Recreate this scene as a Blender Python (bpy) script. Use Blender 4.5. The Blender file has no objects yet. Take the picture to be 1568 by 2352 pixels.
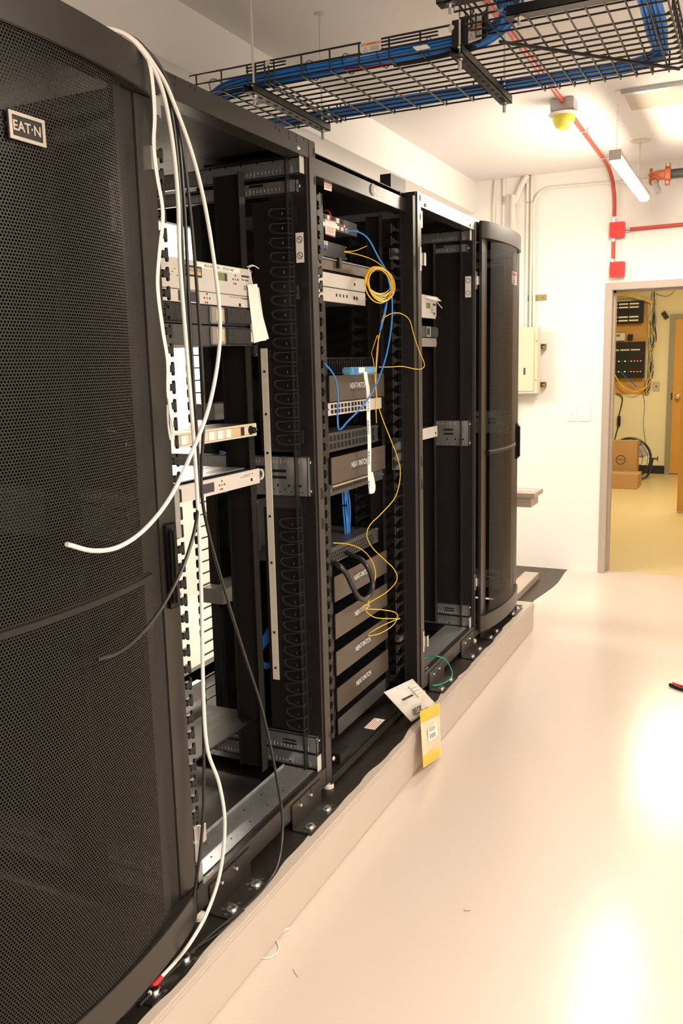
import bpy, bmesh, math, random
from mathutils import Vector, Matrix
random.seed(7)
sc = bpy.context.scene
COL = sc.collection
# ------------------------------------------------------------------ camera
FPX = 1990.25
CAMP = Vector((1.2146, 0.0, 1.5669))
def _axes(yaw, pitch, roll):
    y, p, r = map(math.radians, (yaw, pitch, roll))
    F = Vector((-math.sin(y)*math.cos(p), math.cos(y)*math.cos(p), -math.sin(p)))
    R = F.cross(Vector((0, 0, 1))).normalized(); U = R.cross(F)
    return F, R*math.cos(r)+U*math.sin(r), U*math.cos(r)-R*math.sin(r)
CF, CR, CU = _axes(25.5422, 9.6788, -1.364)
cd = bpy.data.cameras.new('camera'); cam = bpy.data.objects.new('camera', cd); COL.objects.link(cam)
cd.sensor_fit = 'VERTICAL'; cd.sensor_height = 36.0; cd.sensor_width = 24.0
cd.lens = FPX/2352*36.0; cd.clip_start = 0.02; cd.clip_end = 60
M = Matrix.Identity(4)
for i in range(3):
    M[i][0] = CR[i]; M[i][1] = CU[i]; M[i][2] = -CF[i]; M[i][3] = CAMP[i]
cam.matrix_world = M
sc.camera = cam
def PX(x, y, X=None, Y=None, Z=None):
    """direction of a photo pixel met with a plane of the room (X, Y or Z const, metres)"""
    d = CF + CR*((x-784)/FPX) - CU*((y-1176)/FPX)
    t = (X-CAMP.x)/d.x if X is not None else (Y-CAMP.y)/d.y if Y is not None else (Z-CAMP.z)/d.z
    return CAMP + d*t
# ------------------------------------------------------------------ colour management, world, lights
sc.view_settings.view_transform = 'Standard'; sc.view_settings.look = 'None'
sc.view_settings.exposure = 0.40; sc.view_settings.gamma = 1.0; sc.view_settings.use_curve_mapping = False
w = bpy.data.worlds.new('world'); sc.world = w; w.use_nodes = True
w.node_tree.nodes['Background'].inputs[0].default_value = (1.0, .93, .85, 1)
w.node_tree.nodes['Background'].inputs[1].default_value = 0.0
WARM = (1.0, .87, .70); FARC = (1.0, .84, .56)
def area(name, loc, sx, sy, power, col, rot=(0, 0, 0)):
    l = bpy.data.lights.new(name, 'AREA'); l.shape = 'RECTANGLE'; l.size = sx; l.size_y = sy
    l.energy = power; l.color = col
    o = bpy.data.objects.new(name, l); COL.objects.link(o); o.location = loc; o.rotation_euler = rot
    return o
# lamps outside the picture, at lamp height under the ceiling: two strip lamps are added to light the room to the right and behind the
# camera, the aisle behind the racks and the room beyond the doorway are lit in the photograph by lamps of their own
area('added_strip_lamp_right_offscreen', (2.3, 2.0, 2.53), .10, 1.2, 70, WARM)
area('added_strip_lamp_behind_offscreen', (2.3, -.4, 2.53), .10, 1.2, 60, WARM)
area('rear_aisle_lamp_offscreen', (-1.75, 4.6, 2.53), .10, 1.2, 75, WARM)
area('far_room_lamp_offscreen', (.6, 9.4, 2.80), .6, 1.2, 85, FARC)
LENS_STRENGTH = 120.0          # the lit lens of the strip light in view (built further down)
# ------------------------------------------------------------------ mesh helpers
ORG = {}
def wloc(o):
    v = Vector((0, 0, 0))
    while o is not None:
        v = v + ORG.get(o.name, Vector((0, 0, 0))); o = o.parent
    return v
class MB:
    def __init__(s): s.v = []; s.f = []
    def add(s, vs, fs):
        n = len(s.v); s.v += [Vector(a) for a in vs]; s.f += [tuple(i+n for i in f) for f in fs]; return s
    def box(s, x0, x1, y0, y1, z0, z1):
        x0, x1 = min(x0, x1), max(x0, x1); y0, y1 = min(y0, y1), max(y0, y1); z0, z1 = min(z0, z1), max(z0, z1)
        return s.add([(x0,y0,z0),(x1,y0,z0),(x1,y1,z0),(x0,y1,z0),(x0,y0,z1),(x1,y0,z1),(x1,y1,z1),(x0,y1,z1)],
                     [(0,3,2,1),(4,5,6,7),(0,1,5,4),(1,2,6,5),(2,3,7,6),(3,0,4,7)])
    def obox(s, c, ax, ay, az, hx, hy, hz):
        c = Vector(c); vs = []
        for k in (-1, 1):
            for a, b in ((-1,-1),(1,-1),(1,1),(-1,1)):
                vs.append(c+Vector(ax)*hx*a+Vector(ay)*hy*b+Vector(az)*hz*k)
        return s.add(vs, [(0,3,2,1),(4,5,6,7),(0,1,5,4),(1,2,6,5),(2,3,7,6),(3,0,4,7)])
    def tube(s, pts, r, n=8, closed=False, cap=True, rs=None):
        pts = [Vector(p) for p in pts]; m = len(pts)
        tan = []
        for i in range(m):
            a = pts[(i-1) % m] if (closed or i > 0) else pts[i]
            b = pts[(i+1) % m] if (closed or i < m-1) else pts[i]
            t = b-a
            tan.append(t.normalized() if t.length > 1e-9 else Vector((0,0,1)))
        up = Vector((0,0,1)) if abs(tan[0].z) < .9 else Vector((1,0,0))
        nrm = (up-tan[0]*up.dot(tan[0])).normalized()
        base = len(s.v)
        for i in range(m):
            nrm = nrm-tan[i]*nrm.dot(tan[i])
            nrm = nrm.normalized() if nrm.length > 1e-6 else tan[i].orthogonal().normalized()
            bi = tan[i].cross(nrm); rr = rs[i] if rs else r
            for k in range(n):
                a = 2*math.pi*k/n
                s.v.append(pts[i]+nrm*(math.cos(a)*rr)+bi*(math.sin(a)*rr))
        for i in range(m if closed else m-1):
            a = base+i*n; b = base+((i+1) % m)*n
            for k in range(n):
                s.f.append((a+k, a+(k+1) % n, b+(k+1) % n, b+k))
        if cap and not closed:
            s.f.append(tuple(base+k for k in reversed(range(n))))
            s.f.append(tuple(base+(m-1)*n+k for k in range(n)))
        return s
    def cyl(s, a, b, r, n=16, r2=None):
        return s.tube([a, b], r, n, rs=[r, r if r2 is None else r2])
    def lathe(s, c, prof, n=24, axis='Z'):
        c = Vector(c); base = len(s.v)
        for r, h in prof:
            for k in range(n):
                a = 2*math.pi*k/n
                u, v = r*math.cos(a), r*math.sin(a)
                s.v.append(c+(Vector((u, v, h)) if axis == 'Z' else Vector((h, u, v)) if axis == 'X' else Vector((v, h, u))))
        for i in range(len(prof)-1):
            for k in range(n):
                s.f.append((base+i*n+k, base+i*n+(k+1) % n, base+(i+1)*n+(k+1) % n, base+(i+1)*n+k))
        s.f.append(tuple(base+k for k in reversed(range(n))))
        s.f.append(tuple(base+(len(prof)-1)*n+k for k in range(n)))
        return s
    def prism(s, poly, ext):
        """poly: list of 3D points (planar), ext: extrusion vector"""
        n = len(poly); ext = Vector(ext)
        vs = [Vector(p) for p in poly]+[Vector(p)+ext for p in poly]
        fs = [tuple(reversed(range(n))), tuple(range(n, 2*n))]+[(i, (i+1) % n, n+(i+1) % n, n+i) for i in range(n)]
        return s.add(vs, fs)
    def mesh(s, name, org=Vector((0,0,0)), smooth=False, bevel=0.0):
        me = bpy.data.meshes.new(name)
        me.from_pydata([tuple(v-org) for v in s.v], [], s.f)
        bm = bmesh.new(); bm.from_mesh(me); bmesh.ops.recalc_face_normals(bm, faces=bm.faces)
        if bevel:
            ed = [e for e in bm.edges if len(e.link_faces) == 2 and e.calc_face_angle(0) > .6]
            bmesh.ops.bevel(bm, geom=ed, offset=bevel, segments=2, affect='EDGES', clamp_overlap=True)
        bm.to_mesh(me); bm.free()
        if smooth:
            me.polygons.foreach_set('use_smooth', [True]*len(me.polygons))
            try: me.set_sharp_from_angle(angle=math.radians(40))
            except Exception: pass
        me.update(); return me
    def build(s, name, mat, parent=None, smooth=False, bevel=0.0, label=None, cat=None, group=None, kind=None):
        org = wloc(parent) if parent is not None else Vector((0,0,0))
        if parent is None and s.v and kind != 'structure':       # a thing of one mesh: origin at its base
            xs = [v.x for v in s.v]; ys = [v.y for v in s.v]; zs = [v.z for v in s.v]
            org = Vector(((min(xs)+max(xs))/2, (min(ys)+max(ys))/2, min(zs)))
        me = s.mesh(name, org, smooth, bevel)
        o = bpy.data.objects.new(name, me); COL.objects.link(o)
        if parent is not None: o.parent = parent; ORG[o.name] = Vector((0,0,0))
        else: o.location = org; ORG[o.name] = org
        me.materials.append(mat); tag(o, label, cat, group, kind)
        return o
def tag(o, label=None, cat=None, group=None, kind=None):
    if label: o['label'] = label
    if cat: o['category'] = cat
    if group: o['group'] = group
    if kind: o['kind'] = kind
    return o
def thing(name, loc, label, cat, group=None):
    o = bpy.data.objects.new(name, None); COL.objects.link(o); o.location = loc; ORG[o.name] = Vector(loc)
    o.empty_display_size = .05
    return tag(o, label, cat, group)
def dup(o, parent, off=(0,0,0)):
    """copy of a part (shared mesh) moved by off, with copies of its sub-parts"""
    c = o.copy(); COL.objects.link(c); c.parent = parent
    c.location = Vector(o.location)+Vector(off); ORG[c.name] = Vector(c.location) if parent is None else Vector(c.location)
    for ch in o.children:
        g = ch.copy(); COL.objects.link(g); g.parent = c; ORG[g.name] = Vector((0,0,0))
    return c
def B(name, mat, parent, *b, bevel=0.0, **k):
    return MB().box(*b).build(name, mat, parent, bevel=bevel, **k)
def spline(pts, n=8):
    """Catmull-Rom through pts"""
    P = [Vector(p) for p in pts]; out = []
    for i in range(len(P)-1):
        a = P[i-1] if i else P[0]*2-P[1]; b, c = P[i], P[i+1]; d = P[i+2] if i+2 < len(P) else c*2-b
        for k in range(n):
            t = k/n; out.append(.5*((2*b)+(c-a)*t+(2*a-5*b+4*c-d)*t*t+(3*b-a-3*c+d)*t**3))
    out.append(P[-1]); return out
def text(name, s, size, loc, right, up, mat, parent, align='LEFT', ext=.0004, sx=1.0, label=None, bold=0.0):
    c = bpy.data.curves.new('txt', 'FONT'); c.body = s; c.size = size; c.extrude = ext; c.align_x = align; c.align_y = 'CENTER'
    c.resolution_u = 2; c.offset = bold*size
    t = bpy.data.objects.new('txt', c)
    me = bpy.data.meshes.new_from_object(t); me.name = name
    bpy.data.objects.remove(t)
    r = Vector(right).normalized(); u = Vector(up).normalized(); n = r.cross(u)
    org = wloc(parent) if parent is not None else Vector((0,0,0))
    for v in me.vertices:
        co = v.co; v.co = Vector(loc)-org+r*(co.x*sx)+u*co.y+n*co.z
    me.materials.clear(); me.materials.append(mat)
    o = bpy.data.objects.new(name, me); COL.objects.link(o); o.parent = parent; ORG[o.name] = Vector((0,0,0))
    return tag(o, label)
YZ = ((0,1,0), (0,0,1))       # lettering that faces +X
# ------------------------------------------------------------------ materials (all procedural)
def mat(name, col, rough=.5, metal=0.0, spec=.5, var=.06, vscale=30, bump=0.0, bscale=200, coat=0.0, coatr=.1, emit=None, estr=1.0, trans=0.0, alpha=1.0):
    m = bpy.data.materials.new(name); m.use_nodes = True; nt = m.node_tree; N = nt.nodes; b = N['Principled BSDF']
    tc = N.new('ShaderNodeTexCoord')
    if var:
        nz = N.new('ShaderNodeTexNoise'); nz.inputs['Scale'].default_value = vscale; nz.inputs['Detail'].default_value = 4
        nt.links.new(tc.outputs['Object'], nz.inputs['Vector'])
        mx = N.new('ShaderNodeMix'); mx.data_type = 'RGBA'
        mx.inputs[6].default_value = (*[c*(1-var) for c in col], 1); mx.inputs[7].default_value = (*[min(1, c*(1+var)) for c in col], 1)
        nt.links.new(nz.outputs['Fac'], mx.inputs[0]); nt.links.new(mx.outputs[2], b.inputs['Base Color'])
    else: b.inputs['Base Color'].default_value = (*col, 1)
    b.inputs['Roughness'].default_value = rough; b.inputs['Metallic'].default_value = metal
    b.inputs['Specular IOR Level'].default_value = spec
    b.inputs['Coat Weight'].default_value = coat; b.inputs['Coat Roughness'].default_value = coatr
    b.inputs['Transmission Weight'].default_value = trans; b.inputs['Alpha'].default_value = alpha
    if bump:
        nb = N.new('ShaderNodeTexNoise'); nb.inputs['Scale'].default_value = bscale; nb.inputs['Detail'].default_value = 3
        nt.links.new(tc.outputs['Object'], nb.inputs['Vector'])
        bp = N.new('ShaderNodeBump'); bp.inputs['Strength'].default_value = bump; bp.inputs['Distance'].default_value = .002
        nt.links.new(nb.outputs['Fac'], bp.inputs['Height']); nt.links.new(bp.outputs['Normal'], b.inputs['Normal'])
    if emit: b.inputs['Emission Color'].default_value = (*emit, 1); b.inputs['Emission Strength'].default_value = estr
    return m
K = {}
K['wall'] = mat('white_wall_paint', (.82, .80, .77), .7, bump=.05, bscale=120, var=.015, vscale=3)
K['ceil'] = mat('ceiling_paint', (.80, .78, .77), .8, var=.015, vscale=2)
K['plinth'] = mat('grey_plinth_paint', (.56, .49, .44), .42, var=.05, vscale=5, bump=.03, bscale=60)
K['blackpaint'] = mat('black_deck_paint', (.016, .013, .011), .38, var=.5, vscale=14, bump=.25, bscale=45)
K['floordark'] = mat('dark_floor_paint', (.055, .04, .03), .5, var=.35, vscale=18, bump=.15, bscale=70)
K['black'] = mat('black_powder_coat', (.013, .0108, .009), .34, spec=.85, var=.2, vscale=40, bump=.05, bscale=900)
K['inner'] = mat('black_satin_steel', (.011, .0102, .0098), .44, spec=.4, var=.2, vscale=20)
K['plastic'] = mat('black_plastic', (.008, .008, .008), .38, spec=.4, var=.1)
K['mesh'] = mat('dark_perforated_steel', (.012, .0102, .009), .40, spec=.4, var=.15, vscale=60)
K['galv'] = mat('galvanised_steel', (.50, .52, .55), .36, metal=.85, var=.22, vscale=45, bump=.04, bscale=300)
K['zinc'] = mat('bright_zinc', (.78, .78, .78), .22, metal=1.0, var=.06)
K['hole'] = mat('black_socket_and_hole_shade', (.010, .010, .010), .6, spec=.3, var=0)  # also on slots and holes, where the black paints the shade of depth
K['white'] = mat('white_enamel', (.60, .575, .55), .4, var=.03)
K['cable_w'] = mat('white_cable_jacket', (.82, .80, .79), .4, var=.02)
K['cable_k'] = mat('black_cable_jacket', (.018, .018, .019), .3, var=.2, vscale=80)
K['cable_b'] = mat('blue_cable_jacket', (.03, .16, .58), .35, var=.15, vscale=15)
K['cable_b2'] = mat('bright_blue_cable_jacket', (.045, .25, .78), .35, var=.1, vscale=15)
K['cable_y'] = mat('yellow_fibre_jacket', (.88, .56, .03), .35, var=.06)
K['teal'] = mat('teal_cable_jacket', (.02, .36, .30), .35, var=.06)
K['red'] = mat('red_enamel', (.62, .02, .02), .45, var=.05)
K['redpipe'] = mat('red_conduit_paint', (.46, .055, .03), .35, var=.12, vscale=12)
K['orange'] = mat('orange_coupling_paint', (.52, .14, .05), .5, var=.15)
K['pipe'] = mat('black_iron_pipe', (.035, .035, .03), .5, var=.2)
K['conduit'] = mat('painted_conduit', (.74, .70, .63), .4, var=.03)
K['rod'] = mat('zinc_rod', (.72, .74, .75), .3, metal=.8, var=.1, vscale=200)
K['wire'] = mat('black_tray_wire', (.012, .011, .011), .34, spec=.6, var=.15)
K['ink'] = mat('black_ink', (.02, .02, .02), .6, var=0)
K['inkr'] = mat('red_ink', (.6, .05, .04), .6, var=0)
K['inkb'] = mat('blue_ink', (.06, .16, .50), .6, var=0)
K['paper'] = mat('white_paper', (.84, .83, .81), .6, var=.02)
K['orangel'] = mat('orange_label_band', (.85, .42, .16), .6, var=.02)
K['tan'] = mat('beige_steel', (.66, .58, .45), .45, var=.03)
K['frame'] = mat('greige_door_frame', (.42, .36, .31), .4, var=.03)
K['gold'] = mat('gold_strut', (.45, .36, .16), .4, metal=.5, var=.15)
K['red2'] = mat('red_tape', (.75, .03, .04), .35, var=.05)
K['yellow'] = mat('yellow_plastic', (.84, .76, .10), .45, var=.05)
K['screen'] = mat('dark_display', (.05, .04, .055), .2, var=.05)
K['lcd'] = mat('green_lcd', (.20, .24, .11), .25, var=.05)
K['amber'] = mat('amber_tile', (.62, .44, .24), .35, var=.05)
K['greyd'] = mat('dark_grey_plastic', (.055, .055, .058), .45, var=.08)
K['grey'] = mat('mid_grey_plastic', (.26, .25, .24), .45, var=.06)
K['bag'] = mat('white_polybag', (.66, .64, .63), .16, var=.06, vscale=12, bump=.7, bscale=38, coat=.6, coatr=.08)
K['bagy'] = mat('amber_polybag', (.90, .50, .01), .25, var=.05, bump=.3, bscale=40, coat=.4)
K['bagc'] = mat('clear_frosted_polybag', (.78, .62, .45), .25, var=.1, vscale=14, bump=.4, bscale=30, coat=.4)
K['wood'] = mat('plywood', (.55, .30, .08), .5, var=.22, vscale=7)
K['woodd'] = mat('orange_wood_door', (.60, .31, .06), .4, var=.14, vscale=3)
K['card'] = mat('cardboard', (.42, .24, .09), .75, var=.06, vscale=9)
K['cream'] = mat('cream_wall_paint', (.80, .74, .52), .7, var=.03, vscale=3)
K['vinyl'] = mat('speckled_vinyl_floor', (.58, .47, .25), .35, var=.12, vscale=40)
K['bbase'] = mat('black_rubber_base', (.015, .013, .012), .5, var=.1)
K['fanm'] = mat('black_fan_steel', (.03, .03, .028), .4, var=.1)
K['fanb'] = mat('grey_fan_blade', (.42, .38, .36), .4, var=.1)
K['steel'] = mat('brushed_steel', (.62, .58, .52), .3, metal=.9, var=.1)
K['tool'] = mat('light_blue_tester', (.12, .36, .58), .4, var=.05)
K['lens'] = mat('translucent_panel', (.52, .46, .36), .5, var=.08, vscale=60, bump=.2, bscale=200)
K['lamp'] = mat('lit_lamp_lens', (.9, .9, .9), .4, var=0, emit=WARM, estr=LENS_STRENGTH)
K['led_g'] = mat('green_led', (.1, .8, .1), .4, var=0, emit=(.25, 1, .2), estr=3)
K['led_r'] = mat('red_led', (.8, .1, .1), .4, var=0, emit=(1, .15, .1), estr=2)
# floor: glossy cream epoxy with orange-peel relief
def floor_mat():
    m = mat('cream_epoxy_floor', (.66, .575, .525), .20, spec=.5, var=.02, vscale=1.2, bump=.16, bscale=85)
    return m
K['floor'] = floor_mat()
# neat-patch cover: diamond embossed steel
def emboss_mat():
    m = mat('embossed_dark_steel', (.085, .066, .050), .38, spec=.6, var=.15, vscale=60)
    nt = m.node_tree; N = nt.nodes; b = N['Principled BSDF']
    tc = N.new('ShaderNodeTexCoord'); mp = N.new('ShaderNodeMapping'); mp.inputs['Rotation'].default_value = (math.radians(45), 0, 0)
    ch = N.new('ShaderNodeTexChecker'); ch.inputs['Scale'].default_value = 125
    bp = N.new('ShaderNodeBump'); bp.inputs['Strength'].default_value = .8; bp.inputs['Distance'].default_value = .0015
    nt.links.new(tc.outputs['Object'], mp.inputs[0]); nt.links.new(mp.outputs[0], ch.inputs['Vector'])
    nt.links.new(ch.outputs['Fac'], bp.inputs['Height']); nt.links.new(bp.outputs[0], b.inputs['Normal'])
    return m
K['emboss'] = emboss_mat()
# ================================================================== the room
XW, YB_, HC = -2.26, 6.468, 2.8625
XR, YFR = 3.4, -2.8
S = 'structure'
B('floor', K['floor'], None, -2.4, 3.6, -3.0, 6.54, -.1, 0, kind=S)
B('ceiling', K['ceil'], None, -2.4, 3.6, -3.0, 6.62, HC, HC+.1, kind=S)
B('wall_left', K['wall'], None, XW-.12, XW, -3.0, 6.62, 0, HC, kind=S)
B('trim_1', K['ceil'], None, -1.25, -.7237, -3.0, YB_-.0005, 2.64, HC, kind=S)     # ceiling beam over the racks
B('wall_right', K['wall'], None, XR, XR+.12, -3.0, 6.62, 0, HC, kind=S)
B('wall_front', K['wall'], None, XW, XR, YFR-.12, YFR, 0, HC, kind=S)
DX0, DX1, DH = .2722, 1.19, 2.033
wb = MB(); wb.box(XW, DX0-.01, YB_, YB_+.15, 0, HC); wb.box(DX1+.01, XR, YB_, YB_+.15, 0, HC); wb.box(DX0-.01, DX1+.01, YB_, YB_+.15, DH+.01, HC)
wb.build('wall_back', K['wall'], None, kind=S)
d1 = thing('door_1', (.73, YB_, 0), None, None); d1['kind'] = S
for a, b in ((.2222, DX0), (DX1, DX1+.05)):
    B('door_jamb', K['frame'], d1, a, b, YB_-.018, YB_+.165, 0, 2.083, bevel=.002)
B('door_head', K['frame'], d1, DX0, DX1, YB_-.018, YB_+.165, DH, 2.083, bevel=.002)
B('door_stop', K['frame'], d1, DX0, DX0+.014, YB_+.06, YB_+.12, 0, DH)
B('door_stop', K['frame'], d1, DX0, DX1, YB_+.06, YB_+.12, DH-.014, DH)
# dark painted patch on the floor behind the plinth: a paint film with a curved edge
pts = [(-1.2, 6.465), (0.0, 6.465)]
for x, y in ((1297, 1314), (1290, 1325), (1280, 1339), (1268, 1350), (1250, 1363), (1226, 1379)):
    q = PX(x, y, Z=0); pts.append((q.x, q.y))
pts += [(-.005, 5.2), (.0, 4.945), (-1.2, 4.945)]
MB().prism([(x, y, .0005) for x, y in pts], (0, 0, .0015)).build('floor_paint', K['floordark'], bpy.data.objects['floor'])
# ------------------------------------------------------------------ room beyond the doorway
YF = 12.4
B('floor_beyond', K['vinyl'], None, -2.2, 3.0, 6.54, YF+.1, -.1, 0, kind=S)
B('ceiling_beyond', K['ceil'], None, -2.2, 3.0, 6.62, YF+.1, 2.9, 3.0, kind=S)
B('wall_beyond_left', K['cream'], None, -2.2, -2.08, 6.62, YF, 0, 2.9, kind=S)
B('wall_beyond_right', K['cream'], None, 2.9, 3.0, 6.62, YF, 0, 2.9, kind=S)
B('wall_beyond_back', K['cream'], None, -2.08, 2.9, YF, YF+.1, 0, 2.9, kind=S)
B('baseboard_beyond', K['bbase'], None, -2.0, .145, YF-.012, YF-.001, 0, .11, kind=S)
d2 = thing('door_2', (.65, YF, 0), None, None); d2['kind'] = S
K['frame2'] = mat('olive_grey_frame', (.28, .27, .20), .45, var=.04)
B('door_jamb', K['frame2'], d2, .15, .215, YF-.05, YF-.001, 0, 2.11, bevel=.002)
B('door_head', K['frame2'], d2, .215, 1.2, YF-.05, YF-.001, 2.05, 2.11, bevel=.002)
B('door_leaf', K['woodd'], d2, .215, 1.2, YF-.035, YF-.001, .012, 2.05)
kb = PX(1556, 911, Y=YF-.07)
kn = MB(); kn.lathe((kb.x, YF-.036, kb.z), [(.034, 0), (.034, -.008), (.012, -.012), (.012, -.04), (.030, -.05), (.034, -.065), (.026, -.08), (.005, -.084)], 20, 'Y')
kn.build('door_knob', K['steel'], d2, smooth=True)
B('strike_plate', K['hole'], d2, .198, .213, YF-.053, YF-.05, 1.0, 1.09)
d3 = thing('door_3', (.55, 9.27, 0), None, None); d3['kind'] = S
B('door_leaf', K['woodd'], d3, .548, 1.45, 9.27, 9.315, .012, 2.12, bevel=.003)
kn = MB(); kn.lathe((1.38, 9.27, 1.0), [(.034, 0), (.034, -.008), (.012, -.012), (.012, -.04), (.030, -.05), (.034, -.065), (.026, -.08), (.005, -.084)], 16, 'Y')
kn.build('door_knob', K['steel'], d3, smooth=True)
# ------------------------------------------------------------------ plinth with black deck paint
pl = thing('equipment_plinth', (-.31, 2.2, 0), 'low painted concrete plinth with black top under the rack row', 'plinth')
YE = 4.939
MB().box(-1.12, .0973, -1.2, YE, 0, .1597).build('plinth_block', K['plinth'], pl, bevel=.006)
edge = []
y = -1.19
while y < YE-.1:
    edge.append((.064+.005*math.sin(y*5.1)+.004*math.sin(y*13.7+1)+.003*math.sin(y*31)+random.uniform(-.0012, .0012), y)); y += .03
poly = [(-1.115, -1.19, .1597)]+[(x, y, .1597) for x, y in edge]+[(.05, YE-.09, .1597), (-1.115, YE-.09, .1597)]
MB().prism(poly, (0, 0, .0015)).build('deck_paint', K['blackpaint'], pl)
B('chamfer_lip', K['plinth'], pl, .0973, .0995, -1.2, YE, .12, .146, bevel=.001)
ZD = .1612      # top of the deck
# ================================================================== racks
ZB, ZT, DEP = .195, 2.2153, -.98
def strut(parent, y, z0, z1, xf, xr, lip=0, ticks=True, slots=(), side=-1):
    """one side strut (along X) of galvanised sheet, facing the rack opening; side -1 faces -Y"""
    s = MB(); t = .002
    s.box(xr, xf, y, y+t, z0, z1)
    s.box(xr, xf, y, y+.014, z1-t, z1); s.box(xr, xf, y, y+.014, z0, z0+t)
    s.box(xf-.002, xf, y, y+.022, z0, z1)
    o = s.build('side_strut', K['galv'], parent)
    yy = y-.0004 if side < 0 else y+t-.0001
    if ticks:
        m = MB()
        n = int((xf-xr-.06)/.0127)
        for i in range(n):
            h = .008 if i % 5 else .015
            zc = z1-.016 if (z1-z0) > .08 else z0+.014
            m.box(xf-.03-i*.0127-.001, xf-.03-i*.0127+.001, yy, yy+.0005, zc-h/2, zc+h/2)
        m.build('depth_scale', K['white'], o, kind='stuff')
    for (a, b, c, d) in slots:
        B('slot', K['hole'], o, xf-a, xf-b, yy, yy+.0006, z0+c, z0+d)
    return o
HSL = [(.125, .075, .075, .084), (.125, .075, .055, .064), (.31, .26, .075, .084), (.31, .26, .055, .064)]
MIDS = HSL+[(.030, .023, .030, .038), (.070, .063, .030, .038), (.110, .103, .030, .038)]+[(.022+.02*i, .018+.02*i, .012+.008*(i % 2), .016+.008*(i % 2)) for i in range(7)]+[(.21, .15, .085, .094)]
def rail(parent, y, x, d, z0, z1, s):
    """19 inch mounting rail: flange with square holes plus a web going back; s=+1 web on +Y side"""
    m = MB(); y0, y1 = (y-.018, y+.012) if s > 0 else (y-.012, y+.018)
    m.box(x-.003, x, y0, y1, z0, z1)
    wy = y1 if s > 0 else y0
    m.box(x-d, x, wy-.0015, wy+.0015, z0, z1)
    m.box(x-d-.002, x-d, wy-.012, wy+.012, z0, z1)
    o = m.build('mounting_rail', K['inner'], parent)
    h = MB(); z = z0+.02
    while z < z1-.02:
        h.box(x-.001, x+.0004, y-.006, y+.004, z-.0048, z+.0048); z += .0159*1.0
    h.build('rail_holes', K['hole'], o, kind='stuff')
    return o
def T_manager(parent, x, y0, y1, z0, n, pitch, rev=False, lz=.034, plate=None, thin=False, tw=.010):
    """finger cable manager: stalks from y0 to y1, each ending in an upright oval tip"""
    if plate: pm = MB().box(*plate)
    else: pm = MB().box(x-.012, x+.004, y0-.006 if y1 > y0 else y0, y0 if y1 > y0 else y0+.006, z0-.03, z0+n*pitch)
    mg = pm.build('cable_manager', K['plastic'], parent)
    s = 1 if y1 > y0 else -1
    m = MB(); h = .0022 if thin else .005
    m.box(x-.004, x+.004, min(y0, y1), max(y0, y1), z0-h, z0+h)
    if not thin:
        m.box(x-.005, x+.005, min(y1, y1-s*.018), max(y1, y1-s*.018), z0-.009, z0+.009)
    prof = []
    for k in range(12):
        a = 2*math.pi*k/12
        prof.append((x-.002, y1+s*tw/2+math.cos(a)*tw/2, z0+math.sin(a)*tw/2+(lz/2-tw/2)*(1 if math.sin(a) > 0 else -1)))
    m.prism(prof, (.005, 0, 0))
    f = m.build('finger', K['plastic'], mg)
    for i in range(1, n): dup(f, mg, (0, 0, i*pitch))
    return mg
def D_manager(parent, y, x0, x1, z0, n, pitch):
    """plate with bent wire D loops, facing -Y"""
    mg = MB().box(x0-.075, x1, y+.02, y+.024, z0-.035, z0+n*pitch).build('cable_manager', K['inner'], parent)
    m = MB(); q = .4*pitch
    pts = [(x0+.006, y-.011, z0+q-.004), (x0, y-.012, z0+q-.012), (x0, y-.012, z0-q+.016), (x0+.010, y-.012, z0-q+.006), (x1-.022, y-.010, z0-q), (x1-.002, y-.006, z0-q), (x1, y+.02, z0-q)]
    m.tube([(x1-.016, y-.010, z0+q-.016), (x1-.016, y-.010, z0-q+.010)], .0026, 6); m.tube([(x0+.006, y-.011, z0+q-.004), (x1, y+.02, z0+q-.002)], .0016, 5)
    m.tube(pts, .0030, 6)
    f = m.build('loop_finger', K['inner'], mg, smooth=True)
    for i in range(1, n): dup(f, mg, (0, 0, i*pitch))
    return mg
def bolt_x(parent, x, y, z, r=.007, m=None, name='bolt'):
    b = MB(); b.lathe((x, y, z), [(r, 0), (r, .002), (r*.75, .005), (r*.2, .006)], 12, 'X'); return b.build(name, m or K['zinc'], parent, smooth=True)
def bracket(parent, y0, y1, zbm):
    """black angle bracket that ties the rack to the plinth, with two deck bolts and two face screws"""
    m = MB(); m.box(.0005, .004, y0, y1, ZD+.0005, .245); m.box(.004, .068, y0, y1, ZD+.0005, ZD+.005)
    o = m.build('anchor_bracket', K['black'], parent, bevel=.0008)
    for t in (.2, .8):
        yy = y0+(y1-y0)*t
        b = MB(); b.lathe((.044, yy, ZD+.005), [(.017, 0), (.017, .002), (.011, .0025), (.011, .009), (.004, .011)], 14, 'Z'); b.build('deck_bolt', K['zinc'], o, smooth=True)
        for k in range(5):
            a = k*2*math.pi/6+.4
            q = MB(); q.lathe((.044+.023*math.cos(a), yy+.027*math.sin(a), ZD+.005), [(.0055, 0), (.0055, .0006)], 8, 'Z'); q.build('slot', K['greyd'], o)
        bolt_x(o, .004, y0+(y1-y0)*(t*.6+.15), .222, .006, name='face_screw')
        B('slot', K['hole'], o, .0038, .0044, y0+(y1-y0)*(t*.6+.15)-.003, y0+(y1-y0)*(t*.6+.15)+.003, .228, .243)
    return o
def oval_x(parent, x, y, z, ry, rz, name='slot', m=None):
    poly = [(x, y+ry*math.cos(2*math.pi*k/16), z+rz*math.sin(2*math.pi*k/16)) for k in range(16)]
    return MB().prism(poly, (.0005, 0, 0)).build(name, m or K['hole'], parent)
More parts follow.
